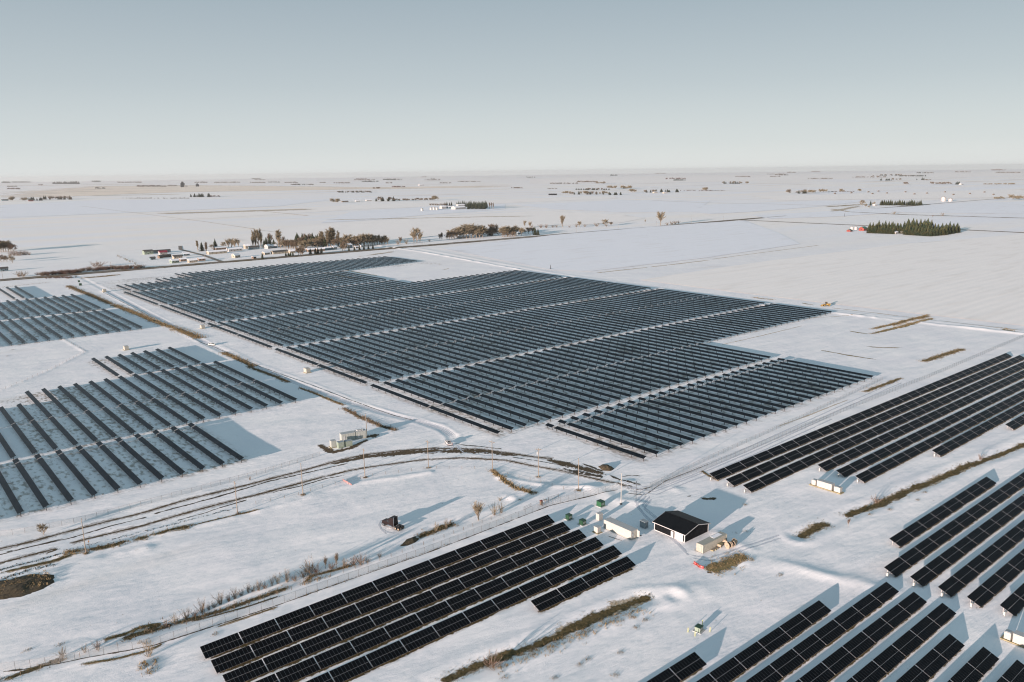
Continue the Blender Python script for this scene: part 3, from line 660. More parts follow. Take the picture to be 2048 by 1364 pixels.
for k,(pts,m) in enumerate([([(250,438),(420,425),(700,410),(1010,400),(1230,393),(1235,397),(1000,407),(700,420),(420,437),(300,441)],CREAMF),
 ([(470,474),(560,458),(700,445),(900,431),(1080,421),(1250,430),(1290,436),(1240,446),(1100,452),(900,468),(760,487),(600,492),(490,490)],CREAMF),
 ([(0,384),(180,372),(400,370),(760,374),(1024,371),(1024,374),(700,379),(350,385),(100,395),(0,397)],TANF),
 ([(1280,560),(1500,527),(1800,488),(2080,466),(2080,655),(1700,612),(1500,588)],CREAMF),
 ([(880,497),(1200,459),(1490,441),(1560,467),(1600,488),(1420,515),(1180,543),(1100,540)],BLUEF),
 ([(1320,418),(1440,408),(1640,402),(1760,399),(1640,413),(1500,424),(1420,428)],BLUEF),
 ([(700,424),(870,412),(1010,408),(1010,418),(880,428),(740,440),(640,446)],BLUEF),
 ([(1030,410),(1240,400),(1420,402),(1390,424),(1240,425),(1100,418)],BLUEF),
 ([(1500,431),(1700,420),(1900,408),(2060,402),(2060,428),(1800,425),(1660,434),(1540,438)],BLUEF),
 ([(0,410),(200,400),(480,398),(660,400),(560,412),(300,424),(0,436)],BLUEF),
 ([(1060,358),(1300,352),(1700,347),(2048,343),(2048,352),(1700,358),(1300,366),(1060,368)],CREAMF),
 ([(1500,392),(1700,389),(2048,379),(2048,394),(1800,398),(1560,401)],CREAMF)]): poly_sheet(pts,m,'snow covered field of a paler or warmer tint',.28+.012*k)
for pts,wd in[([(620,432),(500,420)],10),([(160,412),(420,445),(560,466)],5),([(1300,401),(1420,406),(1540,408),(1700,413)],14),([(1300,375),(1440,382),(1560,384)],12),([(880,390),(1100,384),(1300,378)],14),([(560,384),(800,382),(1040,378)],16)]: ribbon('field_edge',PL(*pts),wd,STUB,lift=.5,step=12,label='grassy field edge')
ribbon('field_edge',PL((1700,424),(1800,429),(1900,432),(2070,437)),14,VERGE,lift=.5,step=8,label='weedy field edge')
ribbon('field_edge',PL((1650,414),(1700,411)),22,STRAW,lift=.5,step=8,label='brown weedy patch'); ribbon('field_edge',PL((1662,418),(1700,424)),26,STUB,lift=.5,step=8,label='brown weedy patch')
GL='dry tan grass '
for pts,wd,h,m,lab,tf,dn in[
 ([(135,571),(160,582),(190,594),(225,609)],5,(.5,1.0),GRASS,GL+'in the ditch beside the far service road',TURFD,1.2),
 ([(225,609),(270,626),(312,644),(350,657)],5,(.6,1.2),GRASSG,GL+'along the service road ditch, golden',TURFD,1.5),
 ([(350,657),(385,670),(402,677)],6,(.7,1.3),GRASSG,GL+'thick clump by the parked car',TURFD,1.6),
 ([(445,704),(470,715),(497,728),(510,733)],3.5,(.6,1.1),GRASSG,GL+'just below the parked car',TURFD,2),
 ([(495,732),(515,740),(550,752),(578,765)],3,(.5,.9),GRASS,GL+'along the ditch by the left tracker field',TURF,1.6),
 ([(597,775),(625,785),(650,796),(688,811)],1.8,(.4,.8),GRASS,GL+'thin line along the ditch near the cabins',TURF,2),
 ([(687,817),(720,834),(762,852),(795,862)],2.2,(.7,1.3),TWIGD,'dark reeds in the ditch end behind the long cabin',TURFD,2.5),
 ([(0,1360),(50,1342),(100,1325),(135,1314)],1.8,(.2,.5),GRASSD,GL+'in the ditch at lower left corner',TURFD,3),
 ([(242,1280),(275,1267),(312,1257),(350,1245)],2.0,(.2,.6),GRASS,GL+'below the row of bare shrubs, left end',TURFD,3),
 ([(345,1246),(400,1232),(450,1217),(520,1193),(578,1172)],1.5,(.4,.8),GRASS,GL+'below the row of bare shrubs, middle',TURF,4),
 ([(608,1164),(624,1149),(659,1141),(710,1127)],1.4,(.4,.8),GRASS,GL+'under the taller bare shrubs',TURF,4),
 ([(553,1210),(649,1177),(697,1160),(761,1136),(837,1111),(900,1086)],.55,(.12,.3),GRASS,'thin brown grass line under the mesh fence',None,4),
 ([(835,1074),(860,1063),(885,1053),(912,1045)],2.6,(.3,.7),GRASS,GL+'mound by the soil heap near the truck',TURFD,4),
 ([(984,941),(998,952),(1010,962),(1030,975),(1072,988)],2.0,(.4,1.1),GRASSG,GL+'clump by the haul road bend',TURFD,3),
 ([(880,1362),(917,1345),(963,1326),(1011,1310),(1059,1294),(1105,1275),(1145,1254),(1186,1235),(1226,1219),(1280,1197),(1307,1192)],[3.6,4.2,3.4,4.6,5.2,3.2],(.08,.3),GRASSD,'olive grass in the long swale below the panels',TURFD,4),
 ([(984,1342),(1025,1323),(1065,1307),(1105,1294),(1159,1272),(1199,1254),(1253,1232),(1290,1218)],3.0,(.3,.7),GRASSG,'pale tan reeds alongside the long swale',None,1.8),
 ([(1688,1034),(1716,1021),(1764,1006),(1811,983),(1875,958),(1938,930),(1992,912),(2070,878)],[3.8,4.6,4.0,4.2,3.2,2.6],(.1,.35),GRASSD,'olive grass in the swale right of the shed',TURFD,3),
 ([(1596,1075),(1621,1062),(1640,1050),(1663,1047)],3.2,(.1,.3),GRASSD,'short olive grass strip between swale and cable drums',TURFD,4),
 ([(1417,1143),(1446,1131),(1472,1120),(1494,1112)],4.6,(.2,.55),GRASSG,'golden grass patch beside the red barriers',STRAW,4),
 ([(1843,724),(1880,712),(1929,697)],4.5,(.15,.4),GRASSG,'golden grass strip above the right solar block',TURF,1.5),
 ([(1727,785),(1765,771),(1803,756)],3,(.15,.4),GRASSG,'golden grass strip by the right fence',TURF,1.5),
 ([(1779,651),(1820,640),(1860,632)],4,(.2,.4),GRASSG,'golden grass patches in the open field, right',TURF,1),
 ([(161,556),(190,554),(240,549)],9,(.5,.9),GRASSG,'yellow grass beside the farm road, left',TURF,.5),
 ([(0,575),(60,568),(100,565)],6,(.3,.6),GRASSG,'yellow grass along the farm road corner, left',None,.3),
 ([(126,1110),(150,1104),(172,1102)],2.6,(.4,.9),GRASSG,GL+'clump at the foot of the leftmost pole',TURFD,4),
 ([(172,1102),(205,1096),(232,1090),(256,1082)],2.0,(.3,.7),GRASS,GL+'strip right of the leftmost pole',TURFD,4),
 ([(264,1081),(282,1076),(302,1073)],2.2,(.3,.7),GRASS,GL+'second strip right of the leftmost pole',TURFD,4),
 ([(306,1071),(340,1061),(386,1051)],2.4,(.3,.6),GRASSD,GL+'dark mound strip along the haul road',TURFD,4),
 ([(386,1051),(430,1040),(472,1030),(520,1019)],1.0,(.2,.5),GRASS,GL+'thin strip along the pole line',TURF,3),
 ([(0,1148),(50,1137),(110,1122),(150,1108)],1.6,(.1,.35),GRASSD,'dark clods and grass beside the haul road, left edge',TURFD,3),
 ([(200,1283),(250,1268),(285,1254),(330,1244)],1.2,(.2,.5),GRASS,GL+'above the post fence in the lower left corner',TURF,4),
 ([(290,1262),(310,1252),(330,1246)],2.0,(.4,.9),GRASS,GL+'clump at the left end of the shrub row',TURFD,3),
 ([(290,1322),(300,1332),(312,1341)],2.6,(.4,.9),GRASSG,GL+'golden clumps below the mesh fence, lower left',None,3),
 ([(278,1290),(290,1287),(300,1283)],1.8,(.3,.8),GRASSG,GL+'golden clump beside the tangled bush',None,3),
 ([(160,1330),(230,1318),(300,1300),(330,1285)],.9,(.1,.3),GRASS,'brown grass line under the mesh fence, lower left',TURF,3),
 ([(430,1255),(500,1232),(560,1212)],.8,(.1,.3),GRASS,'brown grass line inside the mesh fence',TURF,2),
 ([(380,1241),(440,1228),(500,1212),(560,1192)],.9,(.2,.4),GRASSD,'second dark grass line below the shrubs',TURFD,3),
 ([(600,1170),(625,1162),(660,1150)],1.6,(.3,.7),GRASSG,GL+'golden clumps right under the widest shrub',None,3),
 ([(1465,1066),(1500,1062)],.6,(.1,.3),GRASS,'few brown stalks beyond the cable drums',None,3),
 ([(1400,940),(1418,952),(1440,962)],1.2,(.2,.5),GRASSG,GL+'below the left ends of the right block',TURF,2),
]: tufts('dry_grass',PL(*pts),(wd*1.35 if np.isscalar(wd) else wd),m,lab,dens=dn,h=h,turf=tf)
# scattered single tufts
mb_pts=[(1265,1235),(1272,1255),(1395,1100),(1010,1355),(1110,1355),(1160,1330),(1240,1305),(1175,1318),(1290,1240),(640,1250),(690,1222),(595,600),(40,690),(15,712),(25,700),(295,1300),(290,1330),(310,1320),(300,1345),(120,1290),(430,1268),(55,1300),(1740,1030),(1780,1020),(1850,985),(1835,1000),(1560,1150),(1490,1010),(1230,1350),(1040,1000),(1090,1000),(700,630)]
for k,p in enumerate(mb_pts):
    pass
V=[];
for p in mb_pts:
    x,y=G(*p); n=60; xs=x+rng.normal(0,.6,n); ys=y+rng.normal(0,.45,n); z=gz(xs,ys)-.03; hh=rng.uniform(.15,.5,n); az=rng.uniform(0,6.28,n); ww=.05
    V.append(np.stack([np.stack([xs-np.cos(az)*ww,ys-np.sin(az)*ww,z],1),np.stack([xs+np.cos(az)*ww,ys+np.sin(az)*ww,z],1),np.stack([xs+rng.normal(0,.12,n),ys+rng.normal(0,.12,n),z+hh],1)],1).reshape(-1,3))
V=np.concatenate(V); tag(link('grass_tufts',remesh_np('grass_tufts',V,np.arange(len(V)).reshape(-1,3),GRASS)),'scattered tufts of tan grass poking through the snow','grass',kind='stuff')

# soil heaps
def heap(name, poly, h, label, m=SOIL):
    P=px_line(poly); c=P.mean(0); n=26; V=[];F=[]; N=len(P)
    ang=np.linspace(0,1,40,endpoint=False); per=np.concatenate([np.linspace(P[i],P[(i+1)%N],6,endpoint=False) for i in range(N)])
    nr=9; M_=len(per)
    for k in range(nr):
        t=k/(nr-1); q=per*(1-t)+c*t; zz=gz(q[:,0],q[:,1])+h*(1-(1-t)**2.2)*(1+.8*vnoise(q[:,0]/1.6,q[:,1]/1.6,33))+.25*h*vnoise(q[:,0]/.7,q[:,1]/.7,34)-(.1 if k==0 else 0)
        V.append(np.column_stack([q,zz]))
    V=np.concatenate(V); i=np.arange(nr-1)[:,None]*M_; j=np.arange(M_)[None,:]; j2=(j+1)%M_
    F=np.stack([i+j,i+j2,i+M_+j2,i+M_+j],-1).reshape(-1,4)
    return tag(link(name,remesh_np(name,V,F,m)),label,'soil heap')
heap('soil_heap',[(-30,1165),(20,1158),(62,1147),(110,1152),(112,1165),(85,1180),(40,1196),(-30,1205)],.75,'big dark clumpy soil heap at the left picture edge')
def clods(L,width,n,label):
    L=px_line(L); seg=np.hypot(*(L[1:]-L[:-1]).T); s=np.concatenate([[0],np.cumsum(seg)]); u=rng.uniform(0,s[-1],n); x=np.interp(u,s,L[:,0])+rng.normal(0,width/2,n); y=np.interp(u,s,L[:,1])+rng.normal(0,width/2,n); z=gz(x,y); r=rng.uniform(.08,.28,n); V=[]
    base=np.array([(1,0,-.2),(0,1,-.2),(-1,0,-.2),(0,-1,-.2),(.1,.1,.8)]); F0=np.array([(0,1,4),(1,2,4),(2,3,4),(3,0,4)]); V=(base[None]*r[:,None,None]*rng.uniform(.6,1.4,(n,5,1)))+np.stack([x,y,z],1)[:,None]; F=(F0[None]+5*np.arange(n)[:,None,None]).reshape(-1,3)
    tag(link('soil_clods',remesh_np('soil_clods',V.reshape(-1,3),F,SOIL)),label,'soil',kind='stuff')
for a_,b_ in(((1741,659),(1862,628)),((1741,668),(1868,636)),((1790,652),(1850,636)),((2001,655),(2035,664)),((1500,594),(1553,600))): tufts('dry_grass',PL(a_,((a_[0]+b_[0])/2,(a_[1]+b_[1])/2),b_),4.5,GRASSG,'golden grass tufts on a thawed patch of the open field',dens=.5,h=(.25,.5),wbl=.12,spread=.5)
clods([(0,1140),(60,1126),(125,1108)],.9,260,'dark soil clods thrown up along the haul road edge'); clods([(130,1100),(300,1060),(470,1016)],.8,200,'dark soil clods beside the haul road'); clods([(0,1160),(60,1140),(110,1130)],1.2,220,'dark soil clods in front of the big soil heap')
tufts('dry_grass',px_line([(5,1176),(40,1170),(75,1166),(100,1160)]),6.5,GRASSG,'golden weeds growing on the big soil heap',dens=2.6,h=(.25,.55),lift=.45,spread=.3,wbl=.09)
for pts in(((774,1068),(764,1060),(758,1050),(762,1040)),((800,1066),(786,1066),(774,1064),(766,1058))): ribbon('wheel_track',PL(*pts),.8,SNOWTRK,label='tyre mark in the snow by the truck')
for pts,wd in[([(1215,948),(1245,962),(1285,970)],2.4),([(1235,955),(1262,950),(1290,953)],1.6),([(1250,968),(1280,980),(1310,972)],1.8),([(905,884),(925,890),(960,893),(1010,899)],1.8),([(890,893),(860,896),(820,901)],1.6),([(1160,926),(1185,934),(1210,944)],2.2),([(1020,914),(1075,922),(1120,930)],1.5),([(540,986),(600,972),(650,957),(700,948)],1.5),([(0,1108),(80,1090),(150,1071)],1.3)]: ribbon('dirt_track',PL(*pts),wd,DIRTT,label='broken dirt streaks on the trampled snow')
for pts in([(908,886),(925,900),(960,905),(1010,908)],[(900,878),(905,890),(880,897),(840,902)],[(1240,965),(1300,975),(1380,945),(1500,893),(1640,830),(1800,760)],[(1255,975),(1310,983),(1400,948),(1520,897),(1660,832)],[(1290,985),(1270,1005),(1290,1030),(1345,1075),(1375,1105)],[(1300,992),(1285,1012),(1320,1040)],[(1380,1110),(1420,1115),(1500,1090),(1560,1070)]): ribbon('wheel_track',PL(*pts),.9,SNOWTRK,label='tyre mark in packed snow'); ribbon('wheel_track',PL(*[(a+3,b+6) for a,b in pts]),.9,SNOWTRK,label='tyre mark in packed snow',lift=.025)
heap('soil_heap',[(799,1090),(812,1078),(830,1071),(840,1075),(832,1084),(815,1091)],.9,'low black soil heap below the parked truck')
heap('soil_heap',[(1196,933),(1205,928),(1217,929),(1229,937),(1222,942),(1205,941)],1.1,'small brown soil heap at the haul road bend')

# ------------------------------------------------------------------ fences
def wire_mat(name,col,sc,thr):
    m=bpy.data.materials.new(name); m.use_nodes=True; n=m.node_tree.nodes; l=m.node_tree.links; b=n['Principled BSDF']; b.inputs['Base Color'].default_value=(*col,1); b.inputs['Roughness'].default_value=.6; b.inputs['Metallic'].default_value=.3
    geo=n.new('ShaderNodeNewGeometry'); mp=n.new('ShaderNodeMapping'); mp.inputs['Rotation'].default_value=(R(45),R(45),R(45)); l.new(geo.outputs['Position'],mp.inputs[0])
    ck=n.new('ShaderNodeTexWave'); ck.inputs['Scale'].default_value=sc; l.new(mp.outputs[0],ck.inputs['Vector'])
    mp2=n.new('ShaderNodeMapping'); mp2.inputs['Rotation'].default_value=(R(-45),R(-45),R(45)); l.new(geo.outputs['Position'],mp2.inputs[0])
    ck2=n.new('ShaderNodeTexWave'); ck2.inputs['Scale'].default_value=sc; l.new(mp2.outputs[0],ck2.inputs['Vector'])
    mx=n.new('ShaderNodeMath'); mx.operation='MAXIMUM'; l.new(ck.outputs[0],mx.inputs[0]); l.new(ck2.outputs[0],mx.inputs[1])
    g=n.new('ShaderNodeMath'); g.operation='GREATER_THAN'; g.inputs[1].default_value=thr; l.new(mx.outputs[0],g.inputs[0])
    tr=n.new('ShaderNodeBsdfTransparent'); ms=n.new('ShaderNodeMixShader'); l.new(g.outputs[0],ms.inputs[0]); l.new(tr.outputs[0],ms.inputs[1]); l.new(b.outputs[0],ms.inputs[2]); l.new(ms.outputs[0],n['Material Output'].inputs['Surface']); return m
CHAIN=wire_mat('chain_link_wire',(.45,.45,.44),3.0,.975)
def fence(pts, sp, h, label, mesh=True, postm=None, pr=.045, wires=0, group=None):
    L=px_line(pts); seg=np.hypot(*(L[1:]-L[:-1]).T); s=np.concatenate([[0],np.cumsum(seg)]); n=min(100,max(2,int(s[-1]/sp)+1)); u=np.linspace(0,s[-1],n)
    X=np.interp(u,s,L[:,0]); Y=np.interp(u,s,L[:,1]); Z=gz(X,Y)
    o=thing('mesh_fence' if mesh else 'wire_fence',label,'fence',(X[0],Y[0],0),group=group)
    pmb=MB(); pmb.tube((0,0,-.3),(0,0,h),pr,n=5); pm=pmb.mesh('post',[postm or FPOST])
    for x,y,z in zip(X,Y,Z): link('post',pm,o,(x-X[0],y-Y[0],z),0)
    rm=MB(); mm=MB()
    for i in range(n-1):
        a=(X[i]-X[0],Y[i]-Y[0]); b=(X[i+1]-X[0],Y[i+1]-Y[0])
        for k in range(wires if not mesh else 1):
            zz=(h-.03) if mesh else h*(k+1)/wires*.95
            rm.tube((*a,Z[i]+zz),(*b,Z[i+1]+zz),.022 if mesh else .012,n=3,cap=False)
        if mesh: mm.add([(*a,Z[i]),(*b,Z[i+1]),(*b,Z[i+1]+h),(*a,Z[i]+h)],[(0,1,2,3)])
    rm.build('rail' if mesh else 'wire',[FPOST],o)
    if mesh: mm.build('chain_link_panel',[CHAIN],o)
    return o
fence([(0,1343),(200,1311),(310,1290),(553,1209),(697,1159)],3.2,2.1,'chain link fence above the block left of the shed, left stretch')
fence([(697,1159),(837,1111),(933,1075),(1100,1010),(1240,977)],3.2,2.1,'chain link fence above the block left of the shed, right stretch')
fence([(1268,992),(1420,934),(1560,876),(1700,818)],3.2,2.1,'chain link fence above the block right of the shed, near stretch')
fence([(1700,818),(1860,754),(2010,690),(2048,674)],3.2,2.1,'chain link fence above the block right of the shed, far stretch')
fence([(0,1358),(60,1342),(125,1322),(240,1290),(320,1262),(410,1238),(500,1208)],4.0,1.2,'old wooden post fence at lower left below the shrubs',False,WOOD,.07,3)
fence([(500,1208),(640,1160),(760,1122),(880,1078),(1000,1032)],4.0,1.2,'old wooden post fence running below the parked truck',False,WOOD,.07,3)
fence([(512,1008),(560,998),(600,990),(640,976),(740,953),(860,937),(960,938),(1050,958),(1150,985)],5.0,1.2,'wire fence along the line of utility poles',False,WOOD,.06,3)
fence([(118,674),(172,704),(100,741),(0,783)],5.0,1.3,'wire fence bent round a corner in the left field',False,WOOD,.05,3)
fence([(0,1072),(60,1064),(150,1046),(280,1012),(420,975),(540,943),(640,912)],3.6,1.9,'chain link fence below the left tracker field')
fence([(1300,975),(1450,905),(1600,838),(1765,760)],3.6,1.9,'chain link fence below the front tracker band')
# steel gates by the fence
for a,b in[((1097,1001),(1117,994)),((1048,1020),(1062,1013)),((1085,1012),(1097,1006))]:
    x0,y0=G(*a); x1,y1=G(*b); mb=MB()
    for z in(.25,.75,1.2): mb.tube((0,0,z),(x1-x0,y1-y0,z),.035,n=5)
    o=thing('barrier_rail','low steel pipe barrier by the fence, %s'%('longest of three' if a[0]==1097 else ('leftmost of three' if a[0]==1048 else 'middle one of three')),'barrier',(x0,y0,gz1(x0,y0)),0,'pipe barriers by the fence'); mb.build('rail',[STEEL],o)
    mb=MB(); mb.tube((0,0,-.2),(0,0,1.3),.06,n=6); pm=mb.mesh('post',[STEEL]); link('post',pm,o); link('post',pm,o,(x1-x0,y1-y0,0))
# ------------------------------------------------------------------ yard buildings and equipment
def bx(c,d,mi=0,**k):
    mb=MB(); mb.box(c,d,mi,**k); return mb
def shed():
    x0,x1,y0,y1=191.6,203.8,145.0,157.2; zb,ze,zr=-.2,3.05,4.55; xm=(x0+x1)/2
    o=thing('shed','black metal shed with white trim and low gable roof','shed',(x0,y0,0)); W_,D_=x1-x0,y1-y0
    mb=MB(); mb.prism([(0,zb),(W_,zb),(W_,ze),(W_/2,zr-.12),(0,ze)],'y',0,D_,0)
    for k in range(40): mb.box((-.015,D_*(k+.5)/40,(zb+ze)/2),(.03,.05,ze-zb-.1),0)
    for k in range(40): mb.box((W_*(k+.5)/40,-.015,(zb+ze)/2),(.05,.03,ze-zb-.1),0)
    mb.build('wall',[BLACKM],o)
    sl=(zr-ze)/(W_/2)
    r=MB(); ov=.55; oy=.6
    for s in(-1,1):
        xe=W_/2+s*(W_/2+ov); ze2=ze-ov*sl
        P=[(W_/2,-oy,zr),(W_/2,D_+oy,zr),(xe,D_+oy,ze2),(xe,-oy,ze2)]; P2=[(a,b,c-.12) for a,b,c in P]
        r.add(P+P2,[(0,1,2,3),(7,6,5,4),(0,3,7,4),(1,0,4,5),(2,1,5,6),(3,2,6,7)],0)
        for k in range(28):
            y=-oy+(D_+2*oy)*(k+.5)/28
            r.add([(W_/2,y-.03,zr+.035),(W_/2,y+.03,zr+.035),(xe,y+.03,ze2+.035),(xe,y-.03,ze2+.035)],[(0,1,2,3)],0)
    r.box((W_/2,D_/2,zr+.03),(.35,D_+2*oy,.06),0)
    ro=r.build('roof',[BLACKR],o)
    t=MB()
    for s in(-1,1):
        xe=W_/2+s*(W_/2+ov); ze2=ze-ov*sl
        t.box((xe+s*.025,D_/2,ze2-.11),(.05,D_+2*oy+.1,.22))
        for yy in(-oy-.03,D_+oy+.03):
            a=math.atan2(zr-ze2,W_/2+ov); L=math.hypot(zr-ze2,W_/2+ov)
            t.box((W_/2+s*(W_/2+ov)/2,yy,(zr+ze2)/2-.12),(L,.05,.24),0,tilt=(0,s*a,0))
    t.build('roof_trim',[TRIM],ro)
    for cx,cy in((0,0),(0,D_),(W_,0),(W_,D_)): bx((cx,cy,(zb+ze)/2),(.26,.26,ze-zb-.1)).build('corner_trim',[TRIM],o)
    d=bx((-.05,4.95,1.05),(.08,1.0,2.1)).build('door',[TRIM],o); bx((-.11,4.6,1.05),(.05,.08,.16)).build('handle',[STEEL],d)
    g=MB(); g.box((-.05,2.3,1.25),(.08,3.3,2.5),0)
    for k in range(1,4): g.box((-.095,2.3,k*.62),(.015,3.3,.03),1)
    g.build('overhead_door',[TRIM,LGREY],o)
    t=MB(); t.box((-.06,4.2,1.3),(.07,.30,2.6)); t.box((-.06,.52,1.3),(.07,.14,2.6)); t.box((-.06,2.3,2.58),(.07,3.5,.12)); t.build('door_trim',[BLACKM],o)
    bx((-.05,D_/2,.12),(.06,D_-.3,.22)).build('base_trim',[TRIM],o)
shed()
def container(name,label,cat,x0,y0,dx,dy,h,m,group=None,corr=True,doors=None,zb=.12,rz=0.0,roofm=None):
    o=thing(name,label,cat,(x0,y0,gz1(x0+dx/2,y0+dy/2)),rz,group)
    mb=MB(); mb.box((dx/2,dy/2,zb+h/2),(dx,dy,h))
    if corr:
        for k in range(int(dx/.3)):
            xx=(k+.5)*dx/int(dx/.3)
            for yy,s in((0,-1),(dy,1)): mb.box((xx,yy+s*.018,zb+h/2),(.14,.035,h-.3))
        for k in range(int(dy/.3)):
            yy=(k+.5)*dy/int(dy/.3)
            for xx,s in((0,-1),(dx,1)): mb.box((xx+s*.018,yy,zb+h/2),(.035,.14,h-.3))
    mb.build('wall',[m],o)
    f=MB()
    for xx in(0,dx):
        for yy in(0,dy): f.box((xx,yy,zb+h/2),(.16,.16,h+.02))
    for z in(zb+.08,zb+h-.06):
        for yy in(0,dy): f.box((dx/2,yy,z),(dx-.2,.13,.14))
        for xx in(0,dx): f.box((xx,dy/2,z),(.13,dy-.2,.14))
    f.build('frame',[m],o)
    bx((dx/2,dy/2,zb+h+.015),(dx-.1,dy-.1,.05)).build('roof',[roofm or m],o)
    return o
c1=container('site_office','long white portable cabin left of the black shed','cabin',180.2,157.3,3.0,11.9,2.9,WHITE,corr=False,roofm=LGREY)
d=bx((2.0,-.06,1.25),(.9,.06,2.05)).build('door',[CREAM],c1); bx((1.65,-.11,1.2),(.06,.05,.12)).build('handle',[STEEL],d)
bx((.75,-.05,1.7),(.8,.05,.8)).build('window',[LGREY],c1)
mb=MB(); mb.box((2.75,-.55,1.6),(.07,1.05,2.2)); mb.build('open_shutter',[WHITE],c1)
mb=MB(); mb.box((1.5,5.9,.0),(2.8,11.6,.25)); mb.build('skid_base',[TIMBER],c1)
c2=container('shipping_container','cream shipping container standing right of the black shed','container',189.9,136.6,12.2,2.44,2.6,CREAM,roofm=CREAM)
mb=MB(); 
for yy in(.6,1.2,1.85): mb.tube((-.07,yy,.3),(-.07,yy,2.6),.03,n=5)
mb.build('door_bar',[GALV],c2)
mb=MB(); mb.box((8.6,1.5,2.78),(4.2,1.5,.05)); tag(mb.build('snow_patch',[ROOFW],None,(189.9,136.6,gz1(196,138))),'thin snow patch lying on the cream container roof','snow')

def cabinet(name,label,cat,x,y,d,rz=0,m=WHITE,top=None,group=None,base=None,vents=True,zb=.1):
    z=gz1(x,y); o=thing(name,label,cat,(x,y,z),rz,group); dx,dy,h=d
    bx((0,0,zb+h/2),(dx,dy,h)).build('body',[m],o)
    bx((0,0,zb+h+.05),(dx+.14,dy+.14,.10)).build('lid',[top or m],o)
    mb=MB()
    for s in(-1,1): mb.box((-dx/2-.015,s*dy/4,zb+h*.5),(.03,dy/2-.1,h*.86))
    mb.build('door',[m],o)
    if vents:
        mb=MB()
        for k in range(5): mb.box((0,-dy/2-.02,zb+h*(.35+.1*k)),(dx*.7,.04,.05))
        mb.build('vent',[LGREY if m is not LGREY else MGREY],o)
    if base: bx((0,0,.0),(dx+.9,dy+.9,.3)).build('base',[base],o)
    return o
cabinet('transformer','bright green transformer box farthest from the panels, near the white pole','transformer',192.4,182.4,(2.0,2.2,1.7),m=GREEN,top=DGREEN,base=LGREY,group='green transformer boxes')
cabinet('transformer','dark green transformer box at the corner of the panel rows, farther of the two','transformer',176.4,182.0,(1.7,1.6,1.5),m=DGREEN,top=DGREEN,base=LGREY,group='green transformer boxes')
cabinet('transformer','blackish green transformer box closest to the panel rows','transformer',177.0,176.0,(1.7,1.7,1.5),m=DGREEN,top=DGREEN,base=LGREY,group='green transformer boxes')
cabinet('switch_cabinet','pale cabinet standing behind the end of the white cabin','cabinet',183.9,174.9,(1.8,1.5,2.2),m=WHITE,top=LGREY,group='pale electric cabinets')
cabinet('switch_cabinet','pale cabinet with a raised top in front of the white cabin','cabinet',176.4,168.6,(1.5,1.7,1.9),m=WHITE,top=LGREY,base=TIMBER,group='pale electric cabinets')
cabinet('switch_cabinet','grey cabinet between the white cabin and the black shed','cabinet',190.6,160.9,(1.7,2.2,2.2),m=MGREY,top=MGREY,group='pale electric cabinets')
cabinet('meter_box','small red and tan box on the fence line','box',177.3,197.0,(.8,.8,1.5),m=WOOD,top=REDB,vents=False)
pm=cabinet('pad_transformer','small sage green transformer ringed by four yellow bollards','transformer',154.6,111.5,(1.7,1.5,1.15),rz=R(8),m=SAGE,top=DGREEN,base=LGREY)
mb=MB(); mb.tube((0,0,-.2),(0,0,1.25),.09,n=8); mb.tube((0,0,1.25),(0,0,1.3),.075,n=8); bol=mb.mesh('bollard',[mat('yellow_green_paint',(.50,.50,.16),rough=.5)])
for (px,py),w_ in zip([(1376,1264),(1390,1272),(1405,1249),(1420,1263)],['left','nearest','far','right']):
    x,y=G(px,py); tag(link('bollard',bol,None,(x,y,gz1(x,y))),'yellow bollard at the %s side of the small sage transformer'%w_,'bollard','bollards round the small transformer')
# cable drums, crates, planks
def drum(x,y,rad,wd,rz,label,cable=True):
    o=thing('cable_drum',label,'cable drum',(x,y,gz1(x,y)-.03),rz,'wooden cable drums')
    for s in(-1,1):
        mb=MB(); mb.tube((s*wd/2-.05,0,rad),(s*wd/2+.05,0,rad),rad,n=24); mb.tube((s*(wd/2+.05),0,rad),(s*(wd/2+.07),0,rad),rad*.16,n=10,mi=1); mb.build('flange',[PLY,STEEL],o)
    mb=MB(); mb.tube((-wd/2,0,rad),(wd/2,0,rad),rad*.78 if cable else rad*.45,n=24,cap=False)
    for k in range(7): mb.tube((-wd/2+.1+k*(wd-.2)/6-.04,0,rad),(-wd/2+.1+k*(wd-.2)/6+.04,0,rad),rad*.80 if cable else rad*.47,n=24,cap=False)
    mb.build('wound_cable',[DARK if cable else WOOD],o)
drum(198.9,133.7,.98,1.05,R(-8),'big cable drum at the left of the pair by the cream container')
drum(200.4,133.4,.95,1.0,R(-8),'big cable drum at the right of the pair by the cream container')
drum(200.3,136.0,.8,.9,R(35),'smaller cable drum close against the cream container')
drum(202.4,133.9,.85,.8,R(70),'dark turned cable drum at the far right of the drums',True)
o=thing('crate','pale wooden crate against the cream container','crate',(197.9,136.0,gz1(198,136)),R(10)); bx((0,0,.5),(1.7,1.1,.9)).build('side',[PLY],o); bx((0,0,1.0),(1.8,1.2,.08)).build('lid',[TIMBER],o)
for k,(dx,dy,l_) in enumerate([(193.9,135.9,'left'),(195.0,135.8,'middle'),(196.0,135.9,'right')]):
    o=thing('pallet','low wooden pallet against the cream container, %s one'%l_,'pallet',(dx,dy,gz1(dx,dy)),R(8+k*9),'pallets by the cream container')
    mb=MB(); [mb.box((0,-.4+.2*q,.34),(1.0,.13,.04)) for q in range(5)]; mb.build('deck',[PLY],o); mb=MB(); [mb.box((-.42+.42*q,0,.16),(.1,.95,.3)) for q in range(3)]; mb.build('stringer',[TIMBER],o)
